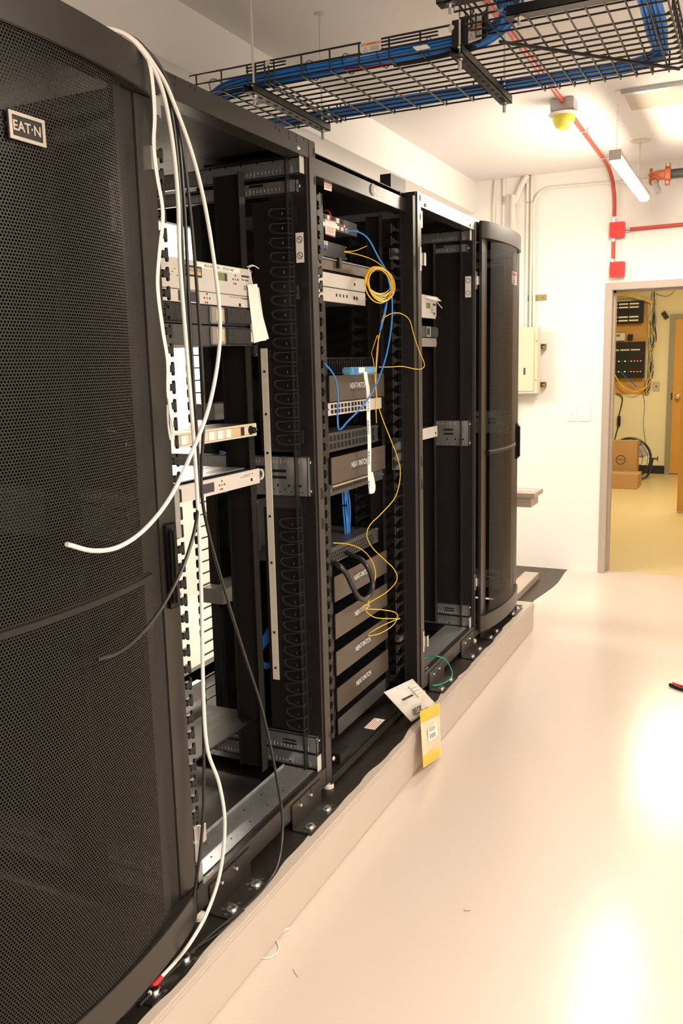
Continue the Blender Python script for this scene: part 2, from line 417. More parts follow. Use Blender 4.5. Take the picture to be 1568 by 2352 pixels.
def frame(name, label, y0, y1, pw=.044, beam=True, beam_x=0.0, beam_z=(2.163, ZT), struts=True, zbm=.2611, sides='LR', bot=True):
    r = thing(name, (-.34, (y0+y1)/2, ZD), label, 'server rack', 'server racks on the plinth')
    # posts
    p = MB(); p.box(-.05, 0, y0+.0006, y0+pw, ZB, ZT); p.build('post', K['black'], r, bevel=.002)
    p = MB(); p.box(-.055, -.004, y1-.012, y1-.0006, ZB, ZT-.004); p.box(-.055, -.05, y1-.05, y1-.012, ZB, ZT-.004); p.build('post', K['inner'], r)
    for y in (y0+.001, y1-.041): B('post', K['inner'], r, DEP, DEP+.045, y, y+.04, ZB, ZT-.004)
    # beams
    if beam:
        tb = MB(); tb.box(beam_x-.003, beam_x, y0+pw+.0004, y1-.0008, *beam_z); tb.box(beam_x-.055, beam_x-.003, y0+pw+.0004, y1-.014, beam_z[0], beam_z[0]+.003)
        tb.box(beam_x-.055, beam_x-.003, y0+pw+.0004, y1-.014, beam_z[1]-.003, beam_z[1])
        to = tb.build('top_beam', K['black'], r, bevel=.0008)
        if beam_x == 0.0:
            for t, dz in ((.06, .6), (.12, .78), (.12, .5), (.2, .72), (.225, .66), (.74, .66), (.765, .62), (.84, .7), (.84, .46), (.9, .74), (.9, .5), (.96, .74)):
                oval_x(to, .0, y0+pw+t*(y1-y0-pw), beam_z[0]+dz*(beam_z[1]-beam_z[0])+.006, .002, .0045, 'hole')
            for t in (.07, .91): bolt_x(to, .0, y0+pw+t*(y1-y0-pw), beam_z[0]+.014)
    if bot:
        bb = MB(); bb.box(-.003, 0, y0+pw+.0004, y1-.0008, ZB+.002, zbm); bb.box(-.045, -.003, y0+pw+.0004, y1-.014, zbm-.003, zbm); 
        bb.build('bottom_beam', K['black'], r, bevel=.0006)
    B('rear_beam', K['inner'], r, DEP, DEP+.03, y0+.042, y1-.042, ZT-.07, ZT-.004)
    B('rear_beam', K['inner'], r, DEP, DEP+.03, y0+.042, y1-.042, ZB, ZB+.06)
    B('roof_panel', K['inner'], r, DEP, -.058, y0+.001, y1-.0005, ZT-.0035, ZT-.0005)
    B('floor_pan', K['inner'], r, DEP+.032, -.06, y0+.046, y1-.06, ZB+.002, ZB+.006)
    if struts:
        for sd in sides:
            y = y1-.028 if sd == 'R' else y0+.05
            sd_ = -1 if sd == 'R' else 1
            yb = y if sd == 'R' else y
            strut(r, y, 2.117, 2.163, -.012, DEP+.047, slots=[(.04+.055*i, .034+.055*i, .040, .046) for i in range(8)], side=sd_)
            strut(r, y, 2.066, 2.104, -.03, DEP+.047, slots=[(.16, .11, .026, .034), (.40, .33, .026, .034)], side=sd_)
            st = strut(r, y, 1.163, 1.288, -.020, DEP+.047, slots=MIDS, side=sd_)
            strut(r, y, .316, .372, -.018, DEP+.047, slots=[(.125, .075, .030, .036), (.125, .075, .018, .024), (.31, .26, .030, .036), (.31, .26, .018, .024), (.45, .40, .02, .04)], side=sd_)
            strut(r, y, .262, .312, -.012, DEP+.047, slots=[(.11, .103, .008, .015), (.21, .203, .008, .015), (.3, .293, .008, .015)], side=sd_)
            if sd == 'R':
                for z in (1.27, 1.18): bolt_x(r, -.018, y+.012, z, .006)
                bolt_x(r, -.016, y+.012, .36, .006); bolt_x(r, -.026, y+.012, 2.085, .006)
    for xx in (-.08, DEP+.08):
        for yy in (y0+.055, y1-.045):
            f = MB(); f.cyl((xx+.06 if xx > -.3 else xx, yy, ZD+.012), (xx+.06 if xx > -.3 else xx, yy, ZB+.02), .005, 10)
            f.lathe((xx+.06 if xx > -.3 else xx, yy, ZD+.0004), [(.018, 0), (.018, .010), (.012, .014)], 18)
            f.build('levelling_foot', K['conduit'], r, smooth=True)
    return r
def bow(t):            # how far the door bulges (m) at t in 0..1 across its width
    return .012+.050*(1-(2*t-1)**2)**.75
_HEX = {}
def hexmesh(wd, ht):
    """perforated sheet, staggered hexagonal holes, bent to the bow; local origin at lower hinge corner"""
    k = (round(wd, 3), round(ht, 3))
    if k in _HEX: return _HEX[k]
    p = .0068; dz = p*.866; nx = int(wd/p); nz = int(ht/dz); V = []; Fc = []
    px_ = wd/(nx+.5); pz = ht/nz; idx = {}
    def vert(yy, zz):
        q = (round(yy*1e5), round(zz*1e5))
        if q in idx: return idx[q]
        t = min(max(yy/wd, 0), 1); idx[q] = len(V); V.append((bow(.06+.88*t), yy, zz)); return idx[q]
    R0 = px_/math.sqrt(3); rh = R0*.64
    for j in range(nz):
        zc = (j+.5)*pz; off = .5*px_ if j % 2 else 0
        for i in range(nx):
            yc = (i+.5)*px_+off; o = []; n_ = []
            for a in range(6):
                an = math.radians(60*a+30); c, s_ = math.cos(an), math.sin(an)
                o.append(vert(min(max(yc+R0*c, 0), wd), zc+R0*s_*(pz/(px_*.866))))
                V.append((bow(.06+.88*min(max((yc+rh*c)/wd, 0), 1)), yc+rh*c, zc+rh*s_)); n_.append(len(V)-1)
            for a in range(6):
                b = (a+1) % 6; Fc.append((o[a], o[b], n_[b], n_[a]))
    me = bpy.data.meshes.new('perforated_panel'); me.from_pydata(V, [], Fc); me.materials.append(K['mesh']); me.update()
    _HEX[k] = me; return me
def bowed_door(r, y0, y1, handle, badge=None):
    """bowed perforated door: caps, stiles, perforated panel, handle ('R' or 'L')"""
    d = MB(); zb, zt = ZB+.022, ZT-.003; x0 = .006; w_ = y1-y0; n = 24
    for z0, z1 in ((zb, zb+.082), (zt-.078, zt)):
        m = MB(); fr = []; 
        ts = [i/n for i in range(n+1)]
        poly = [(x0, y0, z0)]+[(x0+bow(t)+.004*(1 if 0 < t < 1 else 0), y0+w_*t, z0) for t in ts]+[(x0, y1, z0)]
        m.prism(poly, (0, 0, z1-z0)); 
        if z0 == zb: root = m.build('door', K['black'], r, smooth=True, bevel=.002)
        else: m.build('door_cap', K['black'], root, smooth=True, bevel=.002)
    # stiles
    st = .066
    for a, b in ((y0, y0+st), (y1-st, y1)):
        B('door_stile', K['black'], root, x0, x0+.014, a+.0006, b-.0006, zb+.083, zt-.079, bevel=.002)
    # side returns of the bowed panel (dark)
    m = MB()
    for a, b_ in ((y0+st+.002, y0+st+.030), (y1-st-.060, y1-st-.002)): m.box(x0, x0+.012, a, b_, zb+.083, zt-.079)
    m.build('panel_return', K['inner'], root)
    me = hexmesh(w_-2*st-.085, zt-.08-zb-.084)
    o = bpy.data.objects.new('perforated_panel', me); COL.objects.link(o); o.parent = root; ORG[o.name] = Vector((0,0,0))
    o.location = Vector((x0, y0+st+.03, zb+.084))-wloc(root); o['kind'] = 'stuff'
    m = MB()
    for z in (zb+.9, ): m.tube([(x0+bow(.06+.88*(t/10))-.006, y0+st+.03+(w_-2*st-.085)*t/10, z+.0*t) for t in range(11)], .012, 6)
    m.build('stiffener', K['inner'], root, smooth=True)
    hy = y1-.030 if handle == 'R' else y0+.030
    h = MB(); h.box(x0+.0145, x0+.022, hy-.021, hy+.021, 1.02, 1.22); ho = h.build('door_handle', K['plastic'], root, bevel=.006)
    h = MB(); h.box(x0+.0225, x0+.036, hy-.016, hy+.006, 1.03, 1.21); h.build('lever', K['plastic'], ho, bevel=.006)
    bolt_x(ho, x0+.022, hy+.012, 1.05, .007)
    return root
# ---- R0: closed rack next to the camera
Y0R, Y1R, Y2R, Y3R, Y4R, Y5R = .852, 1.614, 2.3767, 3.2815, 4.042, 4.815
r0 = frame('server_rack', 'closed server rack with a bowed mesh door and a maker badge', Y0R, Y1R, pw=.03)
dr0 = bowed_door(r0, Y0R+.002, Y1R-.001, 'R')
# ---- R1: open rack
r1 = frame('server_rack', 'open server rack with silver side struts, loose cables hanging over its front', Y1R, Y2R, pw=.026)
rail(r1, 1.776, -.150, .095, .30, 2.10, -1); rail(r1, 2.244, -.150, .095, .285, 2.115, 1)
rail(r1, 1.776, -.60, -.05, .30, 2.10, -1); rail(r1, 2.244, -.60, -.05, .30, 2.10, 1)
T_manager(r1, -.085, 1.655, 1.772, .30, 40, .0452, tw=.009)
D_manager(r1, 2.318, -.100, -.042, 1.345, 17, .0413); D_manager(r1, 2.318, -.100, -.042, .425, 17, .0413)
m = MB().box(-.160, -.138, 2.330, 2.334, .56, 1.62); gs = m.build('earth_strip', K['conduit'], r1)
for z in (.6, .72, .95, 1.1, 1.3, 1.42, 1.55):
    b = MB(); b.cyl((-.149, 2.3302, z), (-.149, 2.3285, z), .004, 10); b.build('screw', K['hole'], gs)
for i in range(8):
    z = .47+i*.215; B('slot', K['black'], r1, -.036, -.026, 2.3415, 2.3425, z, z+(.052 if i % 2 else .04))
# bottom galvanised shelf and vertical clip plates
g = MB(); g.box(-.135, -.020, 1.70, 2.335, .262, .264); g.box(-.022, -.020, 1.70, 2.335, .225, .264); g.box(-.135, -.133, 1.70, 2.335, .262, .27)
gp = g.build('base_plate', K['galv'], r1)
for k in range(10):
    b = MB(); b.cyl((-.05-.05*(k % 2), 1.78+.05*k, .2641), (-.05-.05*(k % 2), 1.78+.05*k, .2646), .003, 8); b.build('screw_hole', K['hole'], gp)
def end_clip(parent, y, z0, z1, x=-.011): return B('strut_end', K['white'], parent, x-.001, x+.001, y-.034, y-.002, z0, z1, bevel=.0004)
end_clip(r1, 2.372, 2.117, 2.163); end_clip(r1, 2.372, .255, .312); end_clip(r1, 1.735, .225, .264)
lb = B('warning_label', K['paper'], r1, -.032, -.006, 2.3402, 2.3408, 1.865, 1.95)
for zz in (1.93, 1.885):
    m = MB(); m.tube([(-.019+.009*math.cos(a*math.pi/8), 2.3396, zz+.009*math.sin(a*math.pi/8)) for a in range(16)], .0009, 4, closed=True)
    m.tube([(-.025, 2.3396, zz+.006), (-.013, 2.3396, zz-.006)], .0008, 4); m.build('prohibition_mark', K['ink'], lb)
bracket(r1, 1.690, 1.890, .2611); bracket(r1, 2.135, 2.330, .2611)
# ---- R2
r2 = frame('server_rack', 'server rack packed with patch-cord managers, yellow fibre coil and blue patch cords', Y2R, Y3R, beam_x=-.03, beam_z=(2.135, 2.185), sides='', bot=False)
for z in (2.185, 2.105, .36): oval_x(r2, .0, Y2R+.034, z, .006, .012)
for z in (1.15, 1.055):
    B('keyhole', K['hole'], r2, .0, .0005, Y2R+.018, Y2R+.036, z, z+.026); B('keyhole', K['hole'], r2, .0, .0005, Y2R+.018, Y2R+.030, z+.026, z+.036)
bm_ = MB(); bm_.lathe((-.03, 2.92, 2.165), [(.020, 0), (.020, .003), (.012, .006)], 18, 'X'); bm_.build('beam_plug', K['white'], r2, smooth=True)
tp = MB(); tp.box(-.4, -.06, 2.43, 3.25, 2.19, 2.196); tp.build('top_tray', K['inner'], r2)

rail(r2, 2.656, -.105, .06, .24, 2.12, -1); rail(r2, 3.168, -.105, .06, .24, 2.12, 1)
rail(r2, 2.656, -.60, -.04, .24, 2.12, -1); rail(r2, 3.168, -.60, -.04, .24, 2.12, 1)
T_manager(r2, -.055, 2.470, 2.540, .30, 41, .0445, tw=.014, lz=.037)
T_manager(r2, -.055, 3.235, 3.150, .33, 40, .0445, tw=.012, lz=.036)
T_manager(r2, -.20, 3.225, 3.10, .33, 40, .0445, tw=.012, lz=.036)
T_manager(r2, -.615, 2.72, 2.595, .32, 32, .0445, thin=True, lz=.032, tw=.016, plate=(-.64, -.61, 2.72, 2.745, .25, 2.1))
B('side_panel', K['inner'], r2, -.62, -.058, 3.262, 3.264, .26, 2.12)
B('post_web', K['inner'], r2, -.058, -.004, 3.245, 3.2685, ZB+.01, ZT-.02)
for (za, zb_) in ((1.27, 1.155), (.45, .44), (2.0, 1.97)):
    m = MB(); m.box(-.085, -.06, 3.20, 3.235, zb_-.01, za); m.build('galvanised_bracket', K['galv'], r2)
# bottom pan of R2
m = MB(); m.box(-.10, -.002, 2.424, 3.27, .207, .210); m.box(-.005, -.002, 2.424, 3.27, .178, .210); bp2 = m.build('bottom_pan', K['black'], r2, bevel=.001)
q = PX(860, 1662, Z=.211)
lab = B('service_label', K['paper'], bp2, q.x-.022, q.x+.022, q.y-.05, q.y+.05, .2101, .2106)
for i in range(5): B('print_line', K['inkr'], lab, q.x-.017+i*.008, q.x-.0145+i*.008, q.y-.044, q.y+.044-.01*(i % 3), .2106, .2108)
q = PX(786, 1735, Z=.215); B('latch_box', K['plastic'], r2, q.x-.045, q.x+.02, q.y-.06, q.y+.03, .2105, .245, bevel=.003)
bolt_x(r2, -.003, 2.437, .265, .009); 
# ---- R3
r3 = frame('server_rack', 'open server rack nearly empty, with a pale bottom plate and a teal cable end', Y3R, Y4R)
for z in (2.195, 2.125, .37): oval_x(r3, .0, Y3R+.033, z, .006, .012)
for z in (1.15, 1.055): B('keyhole', K['hole'], r3, .0, .0005, Y3R+.018, Y3R+.036, z, z+.030); B('keyhole', K['hole'], r3, .0, .0005, Y3R+.018, Y3R+.028, z+.03, z+.042)
rail(r3, 3.445, -.150, .095, .30, 2.10, -1); rail(r3, 3.912, -.150, .095, .30, 2.10, 1)
g = MB(); g.box(-.135, -.020, 3.37, 4.0, .262, .264); g.box(-.022, -.020, 3.37, 4.0, .225, .264); g.build('base_plate', K['galv'], r3)
end_clip(r3, 4.036, 2.117, 2.163); end_clip(r3, 4.036, .255, .312); end_clip(r3, 3.40, .225, .264)
end_clip(r3, 3.372, 2.09, 2.155)
lb = B('warning_label', K['paper'], r3, -.034, -.006, 4.0062, 4.0068, 1.86, 1.955)
for zz in (1.935, 1.88):
    m = MB(); m.tube([(-.020+.010*math.cos(a*math.pi/8), 4.0056, zz+.010*math.sin(a*math.pi/8)) for a in range(16)], .001, 4, closed=True); m.build('prohibition_mark', K['ink'], lb)
for z in (1.965, .405):
    m = MB(); m.box(.0005, .003, 3.30, 3.318, z-.045, z+.045); m.box(.003, .016, 3.312, 3.316, z-.024, z+.024); m.box(.013, .016, 3.316, 3.334, z-.024, z+.024); m.build('hinge_catch', K['zinc'], r3)
B('side_panel', K['inner'], r3, -.62, -.058, 4.022, 4.024, .26, 2.12)
bracket(r3, 3.375, 3.575, .2611); bracket(r3, 3.83, 4.03, .2611)
# ---- R4: far closed rack
r4 = frame('server_rack', 'closed server rack with bowed mesh door beside the bare end wall', Y4R, Y5R, pw=.03)
dr4 = bowed_door(r4, Y4R+.05, Y5R-.001, 'R')
for z in (1.94, .48):
    m = MB(); m.box(.0005, .004, Y4R+.020, Y4R+.036, z-.04, z+.04); m.box(.004, .012, Y4R+.030, Y4R+.046, z-.02, z+.02); m.build('hinge_catch', K['zinc'], r4)
bracket(r4, 4.15, 4.34, .2611); bracket(r4, 4.6, 4.78, .2611)
q = PX(1180, 639, X=.06); lab = B('door_sticker', K['paper'], dr4, .0605, .0612, q.y-.045, q.y+.045, q.z-.032, q.z+.032)
B('print_band', K['inkr'], lab, .0612, .0614, q.y-.04, q.y+.04, q.z+.012, q.z+.026)
for i in range(3): B('print_line', K['inkr'], lab, .0612, .0614, q.y-.038, q.y+.03, q.z-.024+i*.011, q.z-.021+i*.011)
# right side panel of R4
B('side_panel', K['black'], r4, DEP, -.056, Y5R, Y5R+.002, ZB, ZT-.004)
bracket(r0, .93, 1.13, .2611); bracket(r0, 1.36, 1.56, .2611)
# maker badge on the near door
by, bz = 1.186, 1.973
def on_door(y, out=0.0):
    st = .066; y0, y1 = Y0R+.002, Y1R-.001; wd = (y1-y0)-2*st-.085
    t = (y-(y0+st+.03))/wd; return .006+bow(.06+.88*t)+out
bx = on_door(by, .002)
bg = MB(); bg.box(bx, bx+.003, by-.041, by+.041, bz-.0225, bz+.0225); bo = bg.build('maker_badge', K['ink'], dr0, bevel=.0006)
m = MB()
for a in ((by-.041, by+.041, bz+.0165, bz+.0225), (by-.041, by+.041, bz-.0225, bz-.0165), (by-.041, by-.034, bz-.0165, bz+.0165), (by+.034, by+.041, bz-.0165, bz+.0165)):
    m.box(bx+.003, bx+.006, *a)
m.build('badge_rim', K['steel'], bo)
text('badge_lettering', 'EAT·N', .023, (bx+.0035, by, bz), *YZ, K['steel'], bo, 'CENTER', ext=.0012, sx=1.0, bold=.02)
# label plate seen through the near mesh
q = PX(262, 475, X=-.035); B('warning_label', K['paper'], r0, -.034, -.0335, q.y-.013, q.y+.013, q.z-.05, q.z+.05)
# hook and chain hanging behind the near mesh door
mc = MB(); c0 = PX(250, 992, X=.0); pts = [PX(245, 988, X=-.01), PX(265, 992, X=-.01), PX(285, 1004, X=-.01), PX(297, 1020, X=-.01), PX(298, 1030, X=-.01), PX(291, 1030, X=-.01), PX(290, 1018, X=-.01)]
mc.tube(spline(pts, 5), .0012, 6); mc.build('hanging_hook', K['zinc'], r0, smooth=True)

B('side_panel', K['inner'], r0, DEP+.05, -.06, Y1R-.0125, Y1R-.0105, .26, 2.12)  # panel added behind the struts to darken the view through the mesh
rail(r0, 1.01, -.150, .095, .30, 2.10, -1); rail(r0, 1.48, -.150, .095, .30, 2.10, 1)
# ================================================================== rack equipment
B('added_rear_panel', K['inner'], r0, DEP-.004, DEP-.001, Y0R+.002, Y1R-.002, ZB, ZT-.004)  # back panels added to keep the lit aisle from showing through the racks
B('added_rear_panel', K['inner'], r4, DEP-.004, DEP-.001, Y4R+.002, Y5R-.002, ZB, ZT-.004)
B('added_rear_panel', K['inner'], r3, DEP-.004, DEP-.001, Y3R+.002, Y4R-.002, ZB, ZT-.004)
B('added_rear_panel', K['inner'], r2, -.648, -.645, 2.748, Y3R-.004, ZB, ZT-.0035)  # sheet added at the rear rails to block the bright aisle behind
B('side_panel', K['inner'], r0, DEP+.05, -.06, Y0R+.004, Y0R+.006, .26, 2.12)
def ZP(x, y, X): return PX(x, y, X=X).z
def unit(name, label, cat, y0, y1, z0, z1, xf, face, depth=.30, body='greyd', ears=.016, bev=.0015, group=None):
    """rack unit: front panel, body, ear screws"""
    t = thing(name, ((xf-.1), (y0+y1)/2, z0), label, cat, group)
    B('body', K[body], t, xf-.006-depth, xf-.006, y0+.022, y1-.022, z0+.002, z1-.002)
    f = B('front_panel', K[face], t, xf-.006, xf, y0, y1, z0+.0005, z1-.0005, bevel=bev)
    for y in (y0+.007, y1-.007):
        for z in ((z0+.007, z1-.007) if z1-z0 > .05 else ((z0+z1)/2,)):
            bolt_x(f, xf, y, z, .0035, name='ear_screw')
    return t, f
def fbox(name, m, f, xf, y0, y1, z0, z1, h=.0012, bevel=0): return B(name, K[m], f, xf, xf+h, y0, y1, z0, z1, bevel=bevel)
def disc(name, m, f, xf, y, z, r, h=.0015, n=16):
    q = MB(); q.lathe((xf, y, z), [(r, 0), (r, h)], n, 'X'); return q.build(name, K[m], f, smooth=False)
def nav_pad(f, xf, y, z, s=.009):
    for dy, dz, c in ((0, 0, 'teal'), (0, 1.2, 'greyd'), (0, -1.3, 'greyd'), (-1.4, 0, 'greyd'), (1.4, 0, 'greyd'), (-1.0, -1.3, 'red2')):
        disc('key', c, f, xf, y+dy*s, z+dz*s, .0026)
# --- R1: satellite receivers
XF = -.130; YA_, YB2 = 1.763, 2.245
za = ZP(568, 618, XF); zb_ = ZP(570, 681, XF); zc = ZP(572, 708, XF)
t, f = unit('satellite_receiver', 'silver rack receiver with a two-row name strip and small green display', 'receiver', YA_, YB2, zb_, za, XF, 'white', .32)
fbox('name_strip', 'paper', f, XF, YA_+.20, YA_+.415, za-.017, za-.004)
text('name_lettering', 'MOD RECEIVER 1   SITE ID 1460', .0105, (XF+.0014, YA_+.31, za-.0105), *YZ, K['ink'], f, 'CENTER', ext=.0002)
zm = (za+zb_)/2
fr = fbox('maker_plate', 'ink', f, XF, YA_+.145, YA_+.225, zm-.004, zm+.024, .0015, bevel=.0006)
fbox('maker_plate_inset', 'amber', fr, XF+.0015, YA_+.150, YA_+.220, zm+.001, zm+.010, .0004); fbox('maker_plate_band', 'steel', fr, XF+.0015, YA_+.150, YA_+.220, zm+.011, zm+.019, .0004)
fbox('display', 'lcd', f, XF, YA_+.29, YA_+.345, zm-.004, zm+.017); fbox('display_edge', 'greyd', f, XF, YA_+.335, YA_+.348, zm-.004, zm+.017, .0014)
nav_pad(f, XF, YA_+.392, zm+.004)
text('model_lettering', 'Pro Audio', .009, (XF+.0004, YA_+.425, zm+.006), *YZ, K['ink'], f, ext=.0002); fbox('model_bar', 'ink', f, XF, YA_+.425, YA_+.466, zm+.014, zm+.019, .0004)
text('logo_lettering', 'DVB', .019, (XF+.0004, YA_+.435, zb_+.022), *YZ, K['ink'], f, ext=.0003)
for i in range(6): disc('indicator', 'greyd', f, XF, YA_+.085+.010*i, zm-.006+.008*(i % 3), .0014)
t, f = unit('audio_decoder', 'silver one-unit decoder with violet display, white pull ring at one end, under the green-display receiver', 'decoder', YA_, YB2+.002, zc, zb_-.0008, XF, 'white', .3)
zm = (zb_+zc)/2
fbox('display', 'screen', f, XF, YA_+.115, YA_+.20, zm-.013, zm+.013)
nav_pad(f, XF, YA_+.245, zm); fbox('usb_port', 'hole', f, XF, YA_+.405, YA_+.414, zm-.014, zm-.006); disc('status_light', 'paper', f, XF, YA_+.425, zm-.01, .004)
for i in range(8): disc('indicator', 'greyd', f, XF, YA_+.36+.009*i, zm+.010, .0012)
text('model_lettering', 'Pathfinder', .008, (XF+.0004, YA_+.425, zm+.009), *YZ, K['ink'], f, ext=.0002)
def ring(parent, y, z, r=.014):
    q = MB(); q.tube([(XF+.003, y+r*1.1*math.sin(a*math.pi/10), z+r*math.cos(a*math.pi/10)) for a in range(0, 11)], .0035, 8)
    return q.build('pull_ring', K['white'], parent, smooth=True)
ring(f, YB2+.001, zm)
# ribbed grey units
for nm, yt, yb, lab_ in (('a', 709, 750, 'dark grey ribbed rack unit with amber window, upper of two'), ('b', 752, 795, 'dark grey ribbed rack unit with amber window, lower of two')):
    z1, z0 = ZP(572, yt, XF), ZP(572, yb, XF)
    t, f = unit('power_amplifier', lab_, 'amplifier', YA_, YB2, z0, z1, XF-.004, 'greyd', .34)
    m = MB()
    for i in range(22): m.tube([(XF-.002, YA_+.335+i*.0062, z0+.004), (XF+.008, YA_+.335+i*.0062, z0+.008), (XF+.008, YA_+.335+i*.0062, z1-.008), (XF-.002, YA_+.335+i*.0062, z1-.004)], .0019, 5)
    m.build('fins', K['greyd'], f, smooth=True, kind='stuff')
    m = MB()
    for i in range(16): m.tube([(XF-.002, YA_+.06+i*.0062, z0+.004), (XF+.008, YA_+.06+i*.0062, z0+.008), (XF+.008, YA_+.06+i*.0062, z1-.008), (XF-.002, YA_+.06+i*.0062, z1-.004)], .0019, 5)
    if nm == 'a': m.build('fins', K['greyd'], f, smooth=True, kind='stuff')
    w_ = fbox('window_bezel', 'grey', f, XF-.004, YA_+.255, YA_+.325, z0+.003, z1-.003, .008, bevel=.003)
    fbox('window', 'amber', w_, XF+.004, YA_+.28, YA_+.315, z0+.011, z1-.009, .0006)
    for z in (z0+.008, z1-.008): disc('thumb_screw', 'plastic', f, XF-.004, YB2-.006, z, .006, .018)
# tag of papers tied to the receiver
tg = thing('paper_tag', PX(590, 660, X=-.11), 'stapled white paper tag tied beside the silver receiver', 'tag')
pp = [PX(568, 654, X=-.125), PX(590, 652, X=-.122), PX(596, 700, X=-.11), PX(617, 778, X=-.098), PX(583, 788, X=-.115)]
MB().prism(pp, (.0006, .0003, 0)).build('front_sheet', K['paper'], tg)
pp = [PX(572, 660, X=-.128), PX(594, 660, X=-.126), PX(611, 782, X=-.104), PX(577, 786, X=-.12)]
MB().prism(pp, (.0006, .0003, 0)).build('rear_sheet', K['conduit'], tg)
MB().tube(spline([PX(567, 613, X=-.118), PX(580, 609, X=-.11), PX(594, 617, X=-.105), PX(584, 611, X=-.112), PX(571, 616, X=-.115), PX(576, 635, X=-.118), PX(580, 656, X=-.121)], 5), .0011, 6).build('tie_string', K['paper'], tg, smooth=True)
# selector panel with lit keys and a knob
z1 = ZP(560, 975, XF); z0 = ZP(563, 1005, XF)
t, f = unit('monitor_panel', 'beige one-unit panel with square white keys and a black knob', 'panel', YA_, YB2-.006, z0, z1, XF, 'tan', .12)
zm = (z0+z1)/2
for i in (0, 1, 3, 4, 5): fbox('push_key', 'paper', f, XF, YA_+.09+i*.043, YA_+.116+i*.043, zm-.012, zm+.012, .003, bevel=.001)
fbox('meter_window', 'amber', f, XF, YA_+.335, YA_+.40, zm-.012, zm+.012, .0008); fbox('meter_scale', 'ink', f, XF, YA_+.385, YA_+.405, zm-.012, zm+.012, .001)
kn = MB(); kn.lathe((XF, YA_+.44, zm), [(.013, 0), (.013, .002), (.010, .003), (.009, .016), (.007, .017)], 18, 'X'); kn.build('knob', K['plastic'], f, smooth=True)
m = MB(); m.box(XF, XF+.0006, YA_+.02, YB2-.02, z1-.007, z1-.006); m.box(XF, XF+.0006, YA_+.02, YB2-.02, z0+.006, z0+.007); m.build('trim_line', K['grey'], f)
# lower decoder
z1 = ZP(583, 1078, XF); z0 = ZP(584, 1113, XF)
t, f = unit('audio_decoder', 'silver one-unit decoder with violet display and pull ring, below the beige key panel', 'decoder', YA_, YB2+.002, z0, z1, XF, 'white', .3)
zm = (z0+z1)/2
fbox('display', 'screen', f, XF, YA_+.15, YA_+.235, zm-.013, zm+.013, bevel=.0004); nav_pad(f, XF, YA_+.275, zm)
fbox('usb_port', 'hole', f, XF, YA_+.43, YA_+.439, zm-.010, zm-.002); disc('status_light', 'paper', f, XF, YA_+.449, zm-.006, .004)
for i in range(12): disc('indicator', 'greyd', f, XF, YA_+.375+.009*(i % 6)+.02*(i//6), zm+.008+.004*(i//6), .0012)
ring(f, YB2+.001, zm+.004)
B('shelf', K['galv'], r1, -.60, -.155, 1.80, 2.20, z1+.003, z1+.006)
B('rack_tray', K['inner'], r1, -.60, -.20, 1.72, 2.30, .44, .447); B('rack_tray', K['galv'], r1, -.44, -.42, 1.72, 2.30, .47, .53)
# --- R2 gear (front face X=-.095)
X2 = -.094; YL, YR = 2.668, 3.150
def neat(z0, z1, label):
    t = thing('patch_cord_manager', (-.17, (YL+YR)/2, z0), label, 'cable manager', 'patch-cord managers in the packed rack')
    c = B('cover', K['emboss'], t, X2-.004, X2, YL, YR, z0, z1, bevel=.0008)
    m = MB(); m.box(X2-.16, X2-.004, YL+.004, YR-.004, z0, z0+.002); m.box(X2-.16, X2-.158, YL+.004, YR-.004, z0, z1-.02)
    m.box(X2-.16, X2-.004, YL+.004, YL+.006, z0, z1-.01); m.box(X2-.16, X2-.004, YR-.006, YR-.004, z0, z1-.01); m.build('tray', K['inner'], t)
    s = MB().box(X2-.15, X2-.006, YL+.02, YL+.0225, z0+.003, z1-.004).build('divider', K['plastic'], t)
    for i in range(1, 20): dup(s, t, (0, i*.0230, 0))
    lp = fbox('name_plate', 'greyd', c, X2, YL+.170, YL+.300, z0+.030, z0+.066, .0008)
    text('name_lettering', 'NEAT-PATCH.', .0285, (X2+.0009, YL+.235, z0+.049), *YZ, K['paper'], lp, 'CENTER', ext=.0003, sx=.80, bold=.004)
    return t
NZ = [(1.4405, 1.529, 'patch-cord manager cover directly under the blue optical tester'), (1.157, 1.249, 'patch-cord manager cover with the lanyard loop end hanging over it'),
      (.735, .827, 'patch-cord manager cover behind the thick black cable loop'), (.598, .690, 'patch-cord manager cover first below the black cable loop'),
      (.461, .551, 'patch-cord manager cover second below the black cable loop'), (.325, .413, 'lowest patch-cord manager cover, right above the blank panel')]
for a, b, l in NZ: neat(a, b, l)
def comb(parent, name, y0, y1, z0, z1, x, n, m='plastic'):
    q = MB(); q.box(x-.003, x, y0, y1, z0, z0+.003); q.box(x-.003, x, y0, y1, z1-.003, z1)
    o = q.build(name, K[m], parent)
    s = MB().box(x-.003, x+.002, y0, y0+.004, z0, z1).build('tooth', K[m], o)
    for i in range(1, n): dup(s, o, (0, i*(y1-y0-.004)/(n-1), 0))
    return o
